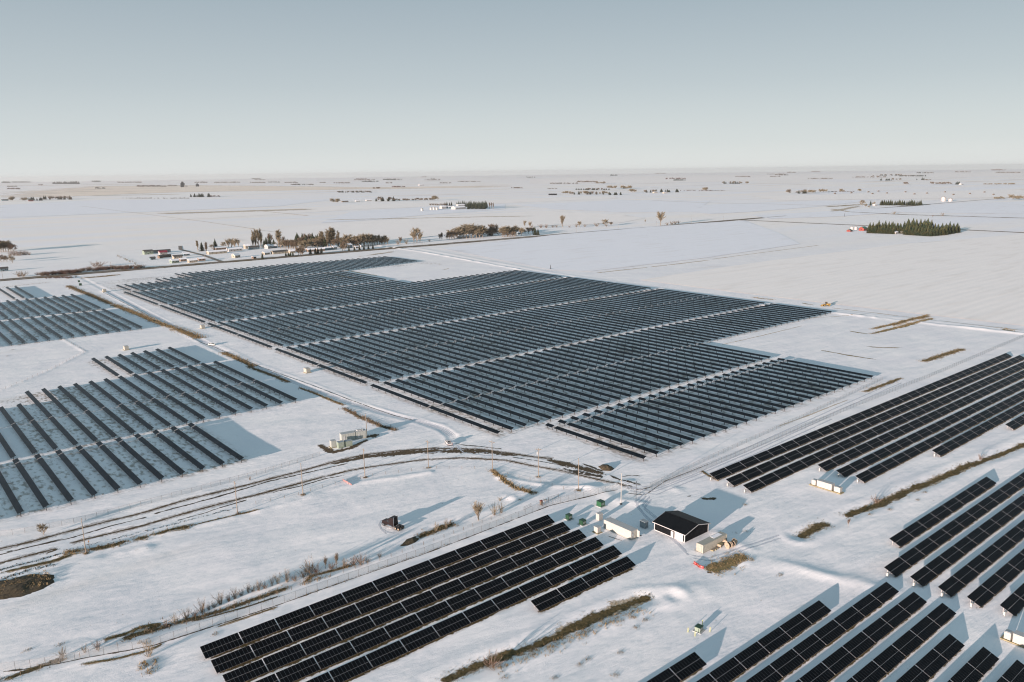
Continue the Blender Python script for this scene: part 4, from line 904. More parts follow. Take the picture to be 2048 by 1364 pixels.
# red barriers
for k,(x,y,rz,l_) in enumerate([(182.7,134.0,75,'left'),(182.35,132.6,60,'middle'),(182.2,131.3,100,'right')]):
    o=thing('barrier','red plastic road barrier lying in snow, %s one'%l_,'barrier',(x,y,gz1(x,y)),R(rz),'red plastic barriers'); mb=MB(); mb.prism([(-.28,0),(.28,0),(.16,.25),(.09,.75),(-.09,.75),(-.16,.25)],'x',-.65,.65,0); mb.build('body',[REDP if k!=1 else REDB],o); bx((0,0,.45),(.5,.30,.18)).build('white_band',[WHITE],o)
# inverter skids
def skid(x,y,L,rz,label,h=2.3):
    o=thing('inverter_skid',label,'inverter',(x,y,gz1(x,y)),rz,'long white inverter skids')
    mb=MB(); mb.box((0,0,.22),(2.6,L,.25)); 
    for yy in(-L*.4,-L*.15,L*.15,L*.4): mb.box((0,yy,.0),(2.3,.3,.4))
    mb.build('deck',[TIMBER],o)
    bx((.1,.4,.36+h/2),(2.1,L*.47,h)).build('body',[WHITE],o); bx((.1,.4,.38+h),(2.2,L*.47+.1,.06)).build('roof',[LGREY],o)
    for s in(1,-1):
        q=bx((.1,s*L*.38 if s>0 else -L*.36,.36+h*.4),(1.7,L*.13 if s>0 else L*.19,h*.8)).build('end_cabinet',[WHITE],o); bx((.1,s*L*.38 if s>0 else -L*.36,.39+h*.8),(1.3,L*.10,.22)).build('cooler',[MGREY],q)
    mb=MB(); [mb.box((-.97,.4+L*.47*(k/5-.4),.36+h*.5),(.03,L*.47/5-.08,h*.88)) for k in range(5)]; mb.build('door',[WHITE],o)
skid(265.2,137.6,12.4,0,'white inverter skid in front of the right solar block')
skid(209.1,54.0,11.5,0,'white inverter skid cut by the right picture edge')
# long equipment cabin and its cabinets
(ax,ay),(bx_,by_)=G(683.7,884.2),G(733.5,875.4); CL=math.hypot(bx_-ax,by_-ay); CA=math.atan2(by_-ay,bx_-ax); CS=CL/17.6
o=thing('equipment_cabin','long pale equipment cabin beside the haul road bend','cabin',(ax,ay,gz1((ax+bx_)/2,ay+1)),CA)
for a,b in((0,9.6*CS),(10.2*CS,17.6*CS)):
    mb=MB(); mb.box(((a+b)/2,1.5,1.75),(b-a,3.0,3.1))
    for k in range(int((b-a)/1.2)): mb.box((a+.6+k*1.2,-.02,1.75),(.06,.04,2.9))
    q=mb.build('wall',[CABIN],o); bx(((a+b)/2,1.5,3.35),(b-a+.1,3.1,.10)).build('roof',[LGREY],q); bx((a+1.2,-.06,1.3),(.9,.06,2.1)).build('door',[LGREY],q)
bx((9.9*CS,1.5,1.6),(.5*CS,2.4,2.7)).build('joint',[MGREY],o)
mb=MB(); [mb.box(((12.0+1.6*k)*CS,1.5,3.65),(1.0*CS,1.4,.5)) for k in range(3)]; mb.build('roof_unit',[LGREY],o)
mb=MB(); mb.box((8.8*CS,1.5,.1),(17.8*CS,2.8,.2)); mb.build('skid_base',[TIMBER],o)
cabinet('switch_cabinet','pale square cabinet at the left end of the long equipment cabin','cabinet',151.0,302.6,(2.2,2.1,2.9),rz=R(-6),m=CABIN,top=LGREY,base=TIMBER,group='cabinets by the long equipment cabin')
cabinet('switch_cabinet','sage cabinet in front of the long cabin, left one','cabinet',153.0,299.6,(2.6,2.2,2.6),rz=R(-6),m=SAGE,top=MGREY,group='cabinets by the long equipment cabin')
cabinet('switch_cabinet','sage cabinet in front of the long cabin, right one','cabinet',156.6,299.3,(3.0,2.1,2.4),rz=R(-6),m=SAGE,top=MGREY,group='cabinets by the long equipment cabin')
for px,py,lab in[(250,700,'lone white cabinet on open snow behind the left tracker field'),(612,745,'white cabinet beside the big field, nearest one on the service road'),(403,657,'white cabinet beside the big field, halfway up the service road'),(207,584,'white cabinet beside the big field, farthest up the service road')]:
    x,y=G(px,py); o=cabinet('inverter_station',lab,'inverter',x+.8,y,(2.6,3.6,2.5),m=CREAM,top=WHITE,base=TIMBER,group='white inverter stations by the service road'); bx((0,2.4,1.0),(1.6,1.2,1.8)).build('side_box',[LGREY],o)
for px,py,d,lab in[(161,571,(2.4,2.2,2.2),'dark green box by the far end of the service road, nearer one'),(158,564,(1.8,1.6,1.8),'dark green box by the far end of the service road, farther one')]:
    x,y=G(px,py); cabinet('kiosk',lab,'box',x,y,d,m=DGREEN,top=DGREEN,vents=False,group='dark boxes on the service road')
x,y=G(694,970); o=thing('mesh_barrier','faded red mesh barrier sagging in snow below the haul road','barrier',(135.4,261.6,gz1(135.4,261.6)),R(90))
mb=MB(); [mb.box((-3.2+.8*k,.05*((k%2)*2-1),.38+.06*math.sin(k*1.7)),(.78,.05,.62)) for k in range(9)]; mb.build('mesh_panel',[PINK],o); mb=MB(); mb.box((0,0,.4),(.06,.06,.9)); pm_=mb.mesh('post',[WOOD]); [link('post',pm_,o,(-3.4+2.2*k,.1,0)) for k in range(4)]

# ------------------------------------------------------------------ poles
def pole_parts(o,h,arm,m=WOODP,r=.17,tank=False):
    mb=MB(); mb.tube((0,0,-.5),(0,0,h),r,r*.62,n=10); mb.build('pole',[m],o)
    if arm:
        a=MB(); a.box((0,0,h-.55),(2.6,.12,.14)); a.tube((-.9,0,h-.6),(0,0,h-1.3),.03,n=4); a.tube((.9,0,h-.6),(0,0,h-1.3),.03,n=4); ar=a.build('crossarm',[WOOD],o)
        for xx in(-1.15,-.45,.45,1.15):
            i=MB(); i.tube((xx,0,h-.48),(xx,0,h-.22),.06,.04,n=6); i.build('insulator',[LGREY],ar)
    if tank: t=MB(); t.tube((.38,0,h-2.6),(.38,0,h-1.6),.26,n=10); t.build('transformer_can',[LGREY],o)
for px,py,h,arm,rz,tank,lab in[(172,1107,11.8,True,80,False,'leftmost tall wooden pole at the lower left, by the soil heap'),(475,1027,12.0,True,85,False,'wooden pole standing below the left tracker field'),(606,990,12.5,False,0,False,'wooden pole between the left field and the red mesh barrier'),(730,955,11.9,True,80,False,'wooden pole just below the long equipment cabin'),(857,936,11.6,True,95,False,'wooden pole left of the road bend, below the white pickup'),(985,941,12.4,True,110,False,'wooden pole in front of the front band, left of the thick one'),(1077,955,12.0,True,120,True,'thick wooden pole carrying hardware in front of the front band'),(1157,981,12.8,False,0,False,'slim wooden pole beside the soil heap at the bend')]:
    x,y=G(px,py); o=thing('utility_pole',lab,'utility pole',(x,y,gz1(x,y)),R(rz),'wooden utility poles'); pole_parts(o,h,arm,tank=tank)
    tufts('dry_grass',[(x-.8,y),(x+.8,y)],1.4,GRASS,'dry grass ring at a pole foot',dens=14,h=(.2,.6))
x,y=G(1242,1009); o=thing('lighting_pole','tall white pole beside the bright green transformer','pole',(x,y,gz1(x,y))); pole_parts(o,11.7,False,m=WHITE,r=.16); bx((0,0,9.0),(.5,.3,.5)).build('antenna_box',[WHITE],o); bx((0,0,.15),(.7,.7,.3)).build('base',[STEEL],o)
x,y=G(1272,998); o=thing('mast','thin dark mast at the fence corner near the shed','mast',(x,y,gz1(x,y))); pole_parts(o,6.6,False,m=STEEL,r=.09); bx((0,0,6.4),(.5,.12,.3)).build('camera_head',[STEEL],o)
x,y=169.3,305.5; o=thing('utility_pole','wooden pole rising behind the long equipment cabin','utility pole',(x,y,gz1(x,y)),R(20),'wooden utility poles'); pole_parts(o,10.6,False,r=.19); bx((.25,0,7.6),(.3,.4,1.0)).build('meter_box',[LGREY],o)
x,y=G(179,1097); o=thing('marker_post','short orange topped marker post by the leftmost pole','post',(x,y,gz1(x,y))); mb=MB(); mb.tube((0,0,-.2),(0,0,2.2),.07,n=6); mb.build('post',[WOOD],o); bx((0,0,2.3),(.3,.08,.5)).build('sign',[mat('orange_marker',(.5,.2,.06))],o)
for k in range(13):
    x=140+k*118; y=1099.5; 
    if not inview(x,y,5): continue
    if k==0 or 'fp' not in globals():
        fp=thing('utility_pole','','utility pole',(x,y,0),R(90)); pole_parts(fp,10.5,True,r=.16); o=fp
    else: o=copy_tree(fp); o.location=(x,y,0)
    tag(o,'thin distant pole beside the farm road, %s from left'%ordw(k+1),'utility pole','distant poles beside the farm road')

# ------------------------------------------------------------------ vehicles
def wheel(o,x,y,r,wd,rim=LGREY):
    w_=MB(); w_.tube((x,y-wd/2,r),(x,y+wd/2,r),r,n=16); q=w_.build('wheel',[RUBBER],o); h=MB(); h.tube((x,y-wd/2-.02,r),(x,y+wd/2+.02,r),r*.55,n=12); h.build('rim',[rim],q)
def pickup(x,y,rz,label,m,van=False):
    o=thing('pickup_truck' if not van else 'parked_car',label,'pickup' if not van else 'car',(x,y,gz1(x,y)),rz)
    b=MB()
    if van:
        b.prism([(-2.4,.45),(2.4,.45),(2.45,.75),(2.35,.95),(1.25,1.05),(-2.35,1.05),(-2.45,.75)],'y',-.9,.9,0); b.build('body',[m],o)
        c=MB(); c.prism([(1.2,1.05),(.45,1.62),(-1.9,1.66),(-2.3,1.05)],'y',-.78,.78,0); q=c.build('cabin',[m],o)
        g=MB(); 
        for s in(-1,1):
            g.prism([(.95,1.1),(.42,1.55),(-.5,1.57),(-.5,1.1)],'y',s*.775,s*.80,0); g.prism([(-.6,1.1),(-.6,1.57),(-1.75,1.58),(-2.0,1.1)],'y',s*.775,s*.80,0)
        g.build('side_window',[WIN],q); w_=MB(); w_.add([(1.19,-.7,1.08),(1.19,.7,1.08),(.48,.7,1.61),(.48,-.7,1.61)],[(0,1,2,3)]); w_.build('windscreen',[WIN],q)
        mb=MB(); mb.box((-.6,0,1.70),(1.7,1.0,.06)); mb.build('roof_rack',[ROOFW],o)
    else:
        b.box((1.85,0,.85),(1.7,1.85,.6)); b.box((.2,0,.75),(1.8,1.9,.75)); b.box((-1.85,.9,.85),(2.1,.12,.6)); b.box((-1.85,-.9,.85),(2.1,.12,.6)); b.box((-2.87,0,.85),(.1,1.9,.6)); b.box((-1.85,0,.6),(2.1,1.7,.12)); b.build('body',[m],o)
        c=MB(); c.prism([(1.1,1.1),(.55,1.8),(-.65,1.82),(-.8,1.1)],'y',-.82,.82,0); q=c.build('cab',[m],o)
        g=MB(); [g.prism([(.9,1.18),(.5,1.7),(-.55,1.72),(-.65,1.18)],'y',s*.82,s*.835,0) for s in(-1,1)]; g.build('side_window',[WIN],q)
        w_=MB(); w_.add([(-.83,-.72,1.18),(-.83,.72,1.18),(-.70,.68,1.74),(-.70,-.68,1.74)],[(0,1,2,3)]); w_.build('rear_window',[WIN],q)
        mb=MB(); mb.box((-2.95,0,.5),(.14,1.8,.2)); mb.build('bumper',[STEEL],o)
        for s in(-1,1): bx((-2.93,s*.82,.9),(.04,.14,.4)).build('tail_light',[REDP],o)
    for xx in(-1.7,1.7):
        for s in(-1,1): wheel(o,xx,s*.86,.40,.26)
    return o
x,y=G(897,888); pickup(x,y,R(72),'white pickup seen from behind on the snowy bend',CARW)
x,y=G(424,690); pickup(x,y,R(-48),'pale parked car by the golden grass clump near the service road',CARS,True)
def semi(x,y,rz):
    o=thing('semi_truck','dark red semi truck without trailer, alone on open snow','truck',(x,y,gz1(x,y)-.02),rz)
    f=MB(); f.box((-.4,.42,.95),(7.8,.14,.28)); f.box((-.4,-.42,.95),(7.8,.14,.28)); [f.box((-4+k*1.3,0,.95),(.12,.9,.2)) for k in range(6)]; f.box((-2.9,0,1.22),(1.1,.95,.16)); f.build('chassis',[DARK],o)
    h=MB(); h.prism([(2.0,.75),(4.05,.75),(4.15,1.55),(3.9,1.85),(2.0,2.1)],'y',-.95,.95,0); h.build('hood',[TRUCKP],o); g=MB(); g.box((4.15,0,1.25),(.06,1.1,.85)); g.build('grille',[CHROME],o)
    c=MB(); c.prism([(.6,.75),(2.0,.75),(2.05,2.0),(1.65,2.85),(.6,3.0)],'y',-1.08,1.08,0); q=c.build('cab',[TRUCKP],o)
    w_=MB(); w_.add([(2.07,-.95,2.08),(2.07,.95,2.08),(1.72,.9,2.76),(1.72,-.9,2.76)],[(0,1,2,3)]); w_.build('windscreen',[WIN],q)
    g=MB(); [g.box((1.2,s*1.09,2.25),(.85,.03,.65)) for s in(-1,1)]; g.build('side_window',[WIN],q)
    s_=MB(); s_.prism([(-1.3,.85),(.55,.85),(.55,3.1),(.3,3.75),(-1.2,3.8),(-1.3,3.6)],'y',-1.15,1.15,0); s_.build('sleeper',[TRUCKP],o)
    for s in(-1,1):
        e=MB(); e.tube((-1.45,s*1.0,.9),(-1.45,s*1.0,4.15),.09,n=10); e.build('exhaust_stack',[CHROME],o)
        t=MB(); t.tube((-.7,s*1.0,.75),(1.3,s*1.0,.75),.33,n=14); t.build('fuel_tank',[CHROME],o)
        d=MB(); d.box((-2.9,s*.95,1.15),(2.6,.6,.04)); d.build('mudguard',[DARK],o)
        wheel(o,3.2,s*1.0,.52,.32,CHROME)
        for xx in(-2.3,-3.6): wheel(o,xx,s*.92,.52,.58,PLY)
    bx((4.3,0,.7),(.2,2.2,.35)).build('bumper',[CHROME],o); bx((-4.35,0,.8),(.12,2.2,.2)).build('tail_bar',[WOOD],o)
semi(128.0,216.6,math.atan2(7.2,-1.8))
def loader(x,y,rz):
    o=thing('wheel_loader','yellow wheel loader by the far right corner of the big field','loader',(x,y,gz1(x,y)),rz)
    b=MB(); b.prism([(-3.4,1.0),(-.2,1.0),(-.2,2.2),(-3.2,2.1),(-3.5,1.6)],'y',-1.1,1.1,0); b.box((1.1,0,1.1),(2.0,1.2,.9)); b.build('body',[YELLOW],o)
    c=MB(); c.prism([(-.9,2.15),(.8,2.15),(.6,3.5),(-.8,3.5)],'y',-.75,.75,0); q=c.build('cab',[WIN],o); bx((-.1,0,3.55),(1.7,1.7,.14)).build('roof',[YELLOW],q)
    for s in(-1,1):
        a=MB(); a.tube((1.0,s*.55,1.9),(3.3,s*.55,.7),.2,n=6); a.build('lift_arm',[YELLOW],o)
        for xx in(-2.1,1.6): wheel(o,xx,s*1.15,.85,.65,YELLOW)
    k=MB(); k.prism([(3.2,.1),(4.6,.05),(4.6,.2),(3.5,.35),(3.5,1.35),(3.2,1.3)],'y',-1.5,1.5,0); k.build('bucket',[YELLOW],o)
x,y=G(1652,612); loader(x,y,R(140))
# irrigation towers
def pivot(x,y,h,label):
    o=thing('irrigation_tower',label,'irrigation tower',(x,y,0),R(35)); mb=MB()
    for sx in(-1,1):
        l=MB(); l.tube((sx*h*.42,0,.6),(0,0,h),.18,n=5); l.build('leg',[STEEL],o); wheel(o,sx*h*.42,0,.7,.4,STEEL)
    mb.tube((-h*.42,0,.7),(h*.42,0,.7),.1,n=5); mb.build('base_beam',[STEEL],o); mb=MB(); mb.tube((-h*.5,0,h),(h*.5,.3,h+.3),.16,n=6); mb.build('pipe',[GALV],o)
x,y=G(1101,538); pivot(x,y,4.6,'small A-shaped irrigation tower on snow beyond the big field')
x,y=G(1689,433); pivot(x,y,8.0,'dark irrigation tower in the field left of the red barn')
# ------------------------------------------------------------------ trees
def tri(V,a,b,c): V.extend([a,b,c])
def spruce_meshes(seed):
    r=random.Random(seed); V=[]
    n=15
    for t in range(n):
        f=t/(n-1); z=.07+.90*f; rad=.25*(1-f**1.6)**.9+.012
        for k in range(11 if f<.7 else 7):
            a=2*math.pi*(k+r.random()*.8)/(11 if f<.7 else 7)+t*.9; rr=rad*r.uniform(.65,1.18); w_=.05*r.uniform(.7,1.3)*(1-.5*f)
            zt=z+r.uniform(0,.05); zo=z-.075*(1-.5*f)*r.uniform(.5,1.4); ca,sa=math.cos(a),math.sin(a)
            p=(rr*ca,rr*sa,zo); m=(rr*.55*ca,rr*.55*sa,(zt*.55+zo*.45))
            tri(V,(0,0,zt+.03),(m[0]-sa*w_,m[1]+ca*w_,m[2]-.02),p); tri(V,(0,0,zt+.03),p,(m[0]+sa*w_,m[1]-ca*w_,m[2]-.02))
            tri(V,(m[0]-sa*w_*1.2,m[1]+ca*w_*1.2,m[2]-.04),(m[0]+sa*w_*1.2,m[1]-ca*w_*1.2,m[2]-.04),(p[0],p[1],p[2]-.03))
    for k in range(4):
        a=k*1.57; tri(V,(.015*math.cos(a),.015*math.sin(a),.93),(.015*math.cos(a+1.6),.015*math.sin(a+1.6),.93),(0,0,1.02))
    return np.array(V)
def bare_points(seed, shape):
    """returns trunk builder and twig triangles for a leafless tree of height 1"""
    r=random.Random(seed); mb=MB(); V=[]
    def twig(p,d,l,w_):
        q=p+d*l; s=d.cross(Vector((r.uniform(-1,1),r.uniform(-1,1),r.uniform(-.3,.3)))).normalized()*w_
        tri(V,tuple(p-s),tuple(p+s),tuple(q))
    def grow(p,d,l,rad,lev):
        bend=Vector((r.uniform(-1,1),r.uniform(-1,1),r.uniform(-.2,.5)))*.18; m=p+d*l*.5; d2=(d+bend).normalized(); q=m+d2*l*.5
        mb.tube(p,m,rad,rad*.8,n=4 if lev<2 else 3,cap=False); mb.tube(m,q,rad*.8,rad*.5,n=4 if lev<2 else 3,cap=False)
        nb={0:N0,1:N1}.get(lev,0)
        if lev>=2:
            for k in range(NT):
                t=r.uniform(.1,1); b=p.lerp(q,t); a=(d2+Vector((r.gauss(0,.6),r.gauss(0,.6),r.gauss(.15,.45)))).normalized(); twig(b,a,TL*r.uniform(.5,1.3),TWW)
            return
        for k in range(nb):
            t=r.uniform(.35,1.0) if lev else r.uniform(START,1.0); b=(p.lerp(m,t*2) if t<.5 else m.lerp(q,(t-.5)*2))
            az=r.uniform(0,6.283); sp=SPREAD*r.uniform(.6,1.25)
            dd=(d2*math.cos(sp)+Vector((math.cos(az),math.sin(az),0))*math.sin(sp)+Vector((0,0,UP))).normalized()
            grow(b,dd,l*LR*r.uniform(.7,1.2)*(1.15-.5*t if lev==0 else 1),rad*.55,lev+1)
    if shape=='round': N0,N1,NT,TL,TWW,START,SPREAD,UP,LR,L0=12,7,17,.13,.0062,.12,.85,.22,.60,.62
    elif shape=='column': N0,N1,NT,TL,TWW,START,SPREAD,UP,LR,L0=20,6,14,.11,.0065,.03,.34,.75,.36,.88
    elif shape=='vase': N0,N1,NT,TL,TWW,START,SPREAD,UP,LR,L0=9,7,13,.13,.0055,.05,.55,.42,.80,.50
    else: N0,N1,NT,TL,TWW,START,SPREAD,UP,LR,L0=0,5,16,.24,.006,.1,.55,.45,.60,.5
    if shape=='shrub':
        for k in range(16):
            az=r.uniform(0,6.283); sp=r.uniform(.05,.7); d=Vector((math.cos(az)*math.sin(sp),math.sin(az)*math.sin(sp),math.cos(sp)))
            grow(Vector((r.uniform(-.1,.1),r.uniform(-.1,.1),-.03)),d,r.uniform(.55,.95),.011,2)
    else: grow(Vector((0,0,-.02)),Vector((0,0,1)),L0,.022,0)
    V=np.array(V); zz=max(V[:,2].max(),.1); mb.v=[(a/zz,b/zz,c/zz) for a,b,c in mb.v]; return mb,V/zz
TREES={}
mbt=MB(); mbt.tube((0,0,-.03),(0,0,.9),.02,.004,n=5); strunk=mbt.mesh('trunk',[BARK])
for k in range(3):
    V=spruce_meshes(40+k); F=np.arange(len(V)).reshape(-1,3)
    TREES['spruce%d'%k]=(strunk,remesh_np('crown',V,F,NEEDLE)); TREES['dspruce%d'%k]=(strunk,remesh_np('crown',V,F,NEEDLED))
for sh in('round','column','vase','shrub'):
    for k in range(3):
        mb,V=bare_points(70+k+10*len(sh),sh); tm=mb.mesh('trunk',[BARK]); F=np.arange(len(V)).reshape(-1,3)
        TREES['%s%d'%(sh,k)]=(tm,remesh_np('crown',V,F,TWIG)); TREES['red%s%d'%(sh,k)]=(tm,remesh_np('crown',V,F,TWIGR)); TREES['dark%s%d'%(sh,k)]=(tm,remesh_np('crown',V,F,TWIGD))
_proto={}
def tree(kind,x,y,h,label,group=None,wide=1.0,name=None,cat='tree'):
    k='%s%d'%(kind,random.randrange(3)); z=gz1(x,y)-.05
    if k in _proto: o=copy_tree(_proto[k])
    else:
        nm='spruce_tree' if 'spruce' in kind else ('shrub' if 'shrub' in kind else 'bare_tree')
        o=_proto[k]=link(nm,None); link('trunk',TREES[k][0],o); link('crown',TREES[k][1],o)
    o.location=(x,y,z); o.rotation_euler=(0,0,random.uniform(0,6.28)); o.scale=(h*wide,h*wide,h)
    for q in('group',):
        if q in o: del o[q]
    return tag(o,label,cat,group)
def tp(kind,px,py,h,label,group=None,wide=1.0,cat='tree'): x,y=G(px,py); return tree(kind,x,y,h,label,group,wide,cat=cat)
# near shrubs and saplings along the ditch
near=[(88,1070,4.8,'round','lone bare tree between the left tracker field and the haul road',1.0),
 (957,1041,7.2,'vase','tallest bare tree near the haul road bend, golden in the sun',1.15),
 (988,1030,5.0,'shrub','bare bush just right of the tallest bare tree',.8),(1003,1025,4.4,'shrub','smaller bare bush at the right of the pair beside the tallest bare tree',.7),
 (872,1062,4.0,'shrub','thin bare bush on the grassy mound near the truck, left one',.6),(893,1055,4.0,'shrub','thin bare bush on the grassy mound near the truck, right one',.6),
 (722,1129,4.6,'redshrub','reddish bare bush at the right end of the shrub row',1.0),(673,1133,4.6,'darkvase','dark slim sapling left of the reddish bush',.8),(651,1136,4.2,'darkvase','slimmest sapling between the widest shrub and the dark sapling',.6),
 (620,1146,5.2,'darkshrub','widest and tallest bare shrub of the ditch row',1.15),(574,1163,4.4,'darkshrub','upright bare shrub left of the widest one, right of three',.8),(556,1168,3.6,'shrub','pale bare shrub left of the widest one, middle of three',.7),(544,1172,3.4,'darkshrub','thin bare shrub left of the widest one, left of three',.6),
 (517,1182,3.6,'darkshrub','bare shrub near the middle of the ditch row, by the fence bend',.8),(497,1186,3.2,'darkshrub','thin bare shrub left of the fence bend',.7),(471,1198,3.6,'darkshrub','bare shrub right of the pair at the left of the ditch row',.9),(441,1208,4.0,'darkshrub','dark bushy shrub in the left part of the ditch row',1.0),(405,1224,4.2,'darkshrub','spreading shrub second from the left end of the ditch row',.9),(418,1219,2.2,'darkshrub','tiny shrub beside the spreading one in the ditch row',.9),
 (372,1237,3.8,'shrub','bare shrub at the left end of the ditch row, right one',.8),(351,1246,3.6,'shrub','leftmost tan shrub of the ditch row',.8),
 (124,1314,3.0,'shrub','grey bare bush by the post fence, lower left corner',1.0),(170,1303,2.4,'shrub','low bare bush by the post fence, second from left',.8),(196,1297,3.0,'redshrub','reddish bush by the post fence above the soil bank',1.0),
 (298,1312,4.2,'shrub','tangled bush standing on the mesh fence, lower left',.9),(985,1332,4.4,'redshrub','reddish bare bush growing in the long swale',1.3),
 (1752,1004,3.4,'redshrub','pinkish bare bush beside the right swale',1.3),(1696,1056,3.2,'redvase','thin reddish sapling below the right swale',.6),(1961,918,2.6,'redshrub','small pink bush at the far end of the right swale',1.0),
 (500,960,1.8,'darkshrub','small dark bush below the left tracker field',1.0),(1000,1000,1.6,'shrub','tiny tan bush near the haul road bend ditch',1.3)]
for px,py,h,kd,lab,wd in near: tp(kd,px,py,h*1.12,lab,'bare bushes and saplings along the ditches',wd,'bush' if 'shrub' in kd else 'tree')
for i,(px,py,h) in enumerate([(388,1231,2.6),(428,1214,2.4),(458,1203,2.6),(484,1192,2.4),(507,1184,2.4),(530,1177,2.8),(590,1160,2.8),(606,1152,3.2),(634,1143,3.6),(662,1135,3.0),(690,1131,3.0),(706,1128,3.4),(735,1124,2.6),(760,1114,2.0),(332,1252,2.2)]): tp(('redshrub','darkshrub','redshrub')[i%3],px,py,h,'low reddish brush in the gaps of the ditch shrub row, %s from left'%ordw([332,388,428,458,484,507,530,590,606,634,662,690,706,735,760].index(px)+1),'low brush along the ditch',1.3,'bush')
# spruce grove on the right
gx=np.array([1735,1790,1860,1890,1918]); gy=np.array([466,468,472.5,470,465])
for row,(dy,hh) in enumerate([(0,13.5),(-2.0,15),(-4.2,16.5),(-6.5,17),(-9.0,18)]):
    for px in np.arange(1737+row*1.3,1917,6.2 if row<3 else 7.5):
        if row>=3 and not(1750<px<1912): continue
        if row==4 and not(1812<px<1860): continue
        if 1788<px<1806 and row==0: continue
        b=float(np.interp(px,gx,gy))+dy*(.9 if px<1880 else .7); tall=1.28 if 1812<px<1862 and row>=2 else 1.0
        tp('spruce',px+random.uniform(-1.2,1.2),b,hh*random.uniform(.85,1.12)*tall,'dark spruce inside the dense spruce grove beside the red barn','spruces of the grove beside the red barn',1.4)
for px in np.arange(1761,1843,4.0): tp('spruce',px+random.uniform(-.8,.8),410.8+random.uniform(-.5,.3),16*random.uniform(.85,1.15),'small dark spruce in the straight row far behind the grove','spruces of the straight far row',1.4)
tp('dspruce',1741,411,16,'lone spruce among pale trees left of the straight spruce row')
for px,py,h,l_ in[(1724,411,19,'biggest pale bare tree left of the straight spruce row'),(1731,414,12,'low pale bare tree below the biggest pale one'),(1747,411,14,'pale bare tree between the lone spruce and the straight row'),(1738,416,8,'smallest pale bush in front of the lone far spruce')]: tp('round',px,py,h,l_,wide=1.3)
tp('shrub',1788,428,9,'pale bush on the field edge above the spruce grove',wide=1.6,cat='bush'); tp('darkshrub',1885,432,10,'dark bush on the field edge right above the spruce grove',wide=1.2,cat='bush')
tp('redshrub',1865,433,5,'small reddish bush on the field edge left of the dark bush',wide=1.3,cat='bush')
# farm trees
for px,py,h in[(890,411,13),(894,411,15),(899,411.5,13),(903,411.5,15),(914,414,18),(918,413,20),(922,413.5,19),(926,413,22),(930,413.5,21),(934,414,19)]: tp('dspruce',px,py,h,'dark spruce behind the white barns, left cluster','dark spruces behind the white barns',1.2)
for i,px in enumerate(np.arange(937,976,2.6)): tp('dspruce',px,418.5-(i%3)*1.6,random.uniform(19,26),'tall dark spruce right of the white barns','tall spruces right of the white barns',1.2)
for px in(979,983,987): tp('darkcolumn',px,418,22,'brownish bare poplar at the right end of the barn grove','poplars at the right end of the barn grove',1.3)
for px in range(861,892,5): tp('darkround',px,411.5,9,'low bare hedge tree behind the pale bins','hedge trees behind the pale bins',1.8)
# village and road trees
VT=[('column',396,503,15,'bare golden poplar at the left of the spruce by the village edge',1.2),('dspruce',404,502,12,'dark spruce between two columnar trees at the village edge',1.3),('darkcolumn',413,507,16,'dark columnar tree right of the village edge spruce',1.3),('dspruce',431,497,13,'lone dark spruce behind the long cream house',1.3),
 ('round',424,498,7,'low bare tree left of the lone spruce behind the cream house',1.3),('round',448,497,10,'pale bare tree left of the four pale trees',1.1)]
for i,px in enumerate((457,463,470,477)): VT.append(('vase',px,497,15,'pale bare tree above the cream house, %s from left of four'%ordw(i+1),1.1))
for i,px in enumerate((506,511,517,522)): VT.append(('column',px,494-i*.3,24+(i%2)*2,'tall golden poplar in the left group, %s from left of four'%ordw(i+1),1.25))
for px,py,h in[(529,495,11),(533,493,13),(540,494,14),(548,494,11)]: VT.append(('dspruce',px,py,h,'dark spruce around the white village house, between the poplars',1.3))
VT.append(('column',558,494,25,'widest tall golden poplar in the village',2.0)); VT.append(('darkround',541,492,19,'tall dark bare tree behind the white village house',.7)); VT.append(('darkround',569,492,16,'dark bare tree right of the widest poplar',.8))
for i,px in enumerate(np.arange(592,652,3.4)): VT.append((('dspruce','spruce','dspruce','darkround')[i%4],float(px),492-(i%3)*1.2,random.uniform(12,18),'dark tree in the dense clump at the village centre',1.3))
for i,px in enumerate((572,577,582,587,592)): VT.append(('darkcolumn',px,499,13,'brown columnar tree before the village houses, %s from left of five'%ordw(i+1),1.6))
for i,px in enumerate((602,608,613)): VT.append(('round',px,500-i*.5,13,'golden bare tree before the dense village clump, %s of three'%ordw(i+1),1.2))
for i,(px,h) in enumerate([(640,20),(646,22),(656,25),(661,28),(666,26),(677,22)]): VT.append(('column',px,494-i*.4,h,'towering golden poplar right of the dense village clump, %s from left'%ordw(i+1),1.7))
for i,(px,h) in enumerate([(636,14),(650,12),(670,13),(684,12),(688,12)]): VT.append((('darkround','spruce')[i%2],px,496,h,'dark brown tree under the towering poplars, %s from left'%ordw(i+1),1.2))
for i,(px,h) in enumerate([(696,19),(716,17),(722,18),(729,19),(736,18),(742,17),(748,15),(754,15),(763,15),(769,14)]): VT.append(('round',px,494-i*.6,h,'round bare tree in the line right of the village, %s from left'%ordw(i+1),1.15))
for i,px in enumerate((707,712)): VT.append(('darkround',px,494,10,'low brown bare tree left of the round line, %s'%('left' if i==0 else 'right'),1.5))
for i,px in enumerate((572,577,581,586)): VT.append(('spruce',px,513-i*.2,5.5,'tiny spruce by the farm road, %s of the left four'%ordw(i+1),1.3))
for i,px in enumerate((597,601,605)): VT.append(('darkround',px,511,11,'dark bushy tree at the road before the village, %s of three'%ordw(i+1),1.2))
for i,px in enumerate((621,631,636,643)): VT.append(('dspruce',px,509-i*.5,8,'small spruce by the farm road, %s of the middle four'%ordw(i+1),1.3))
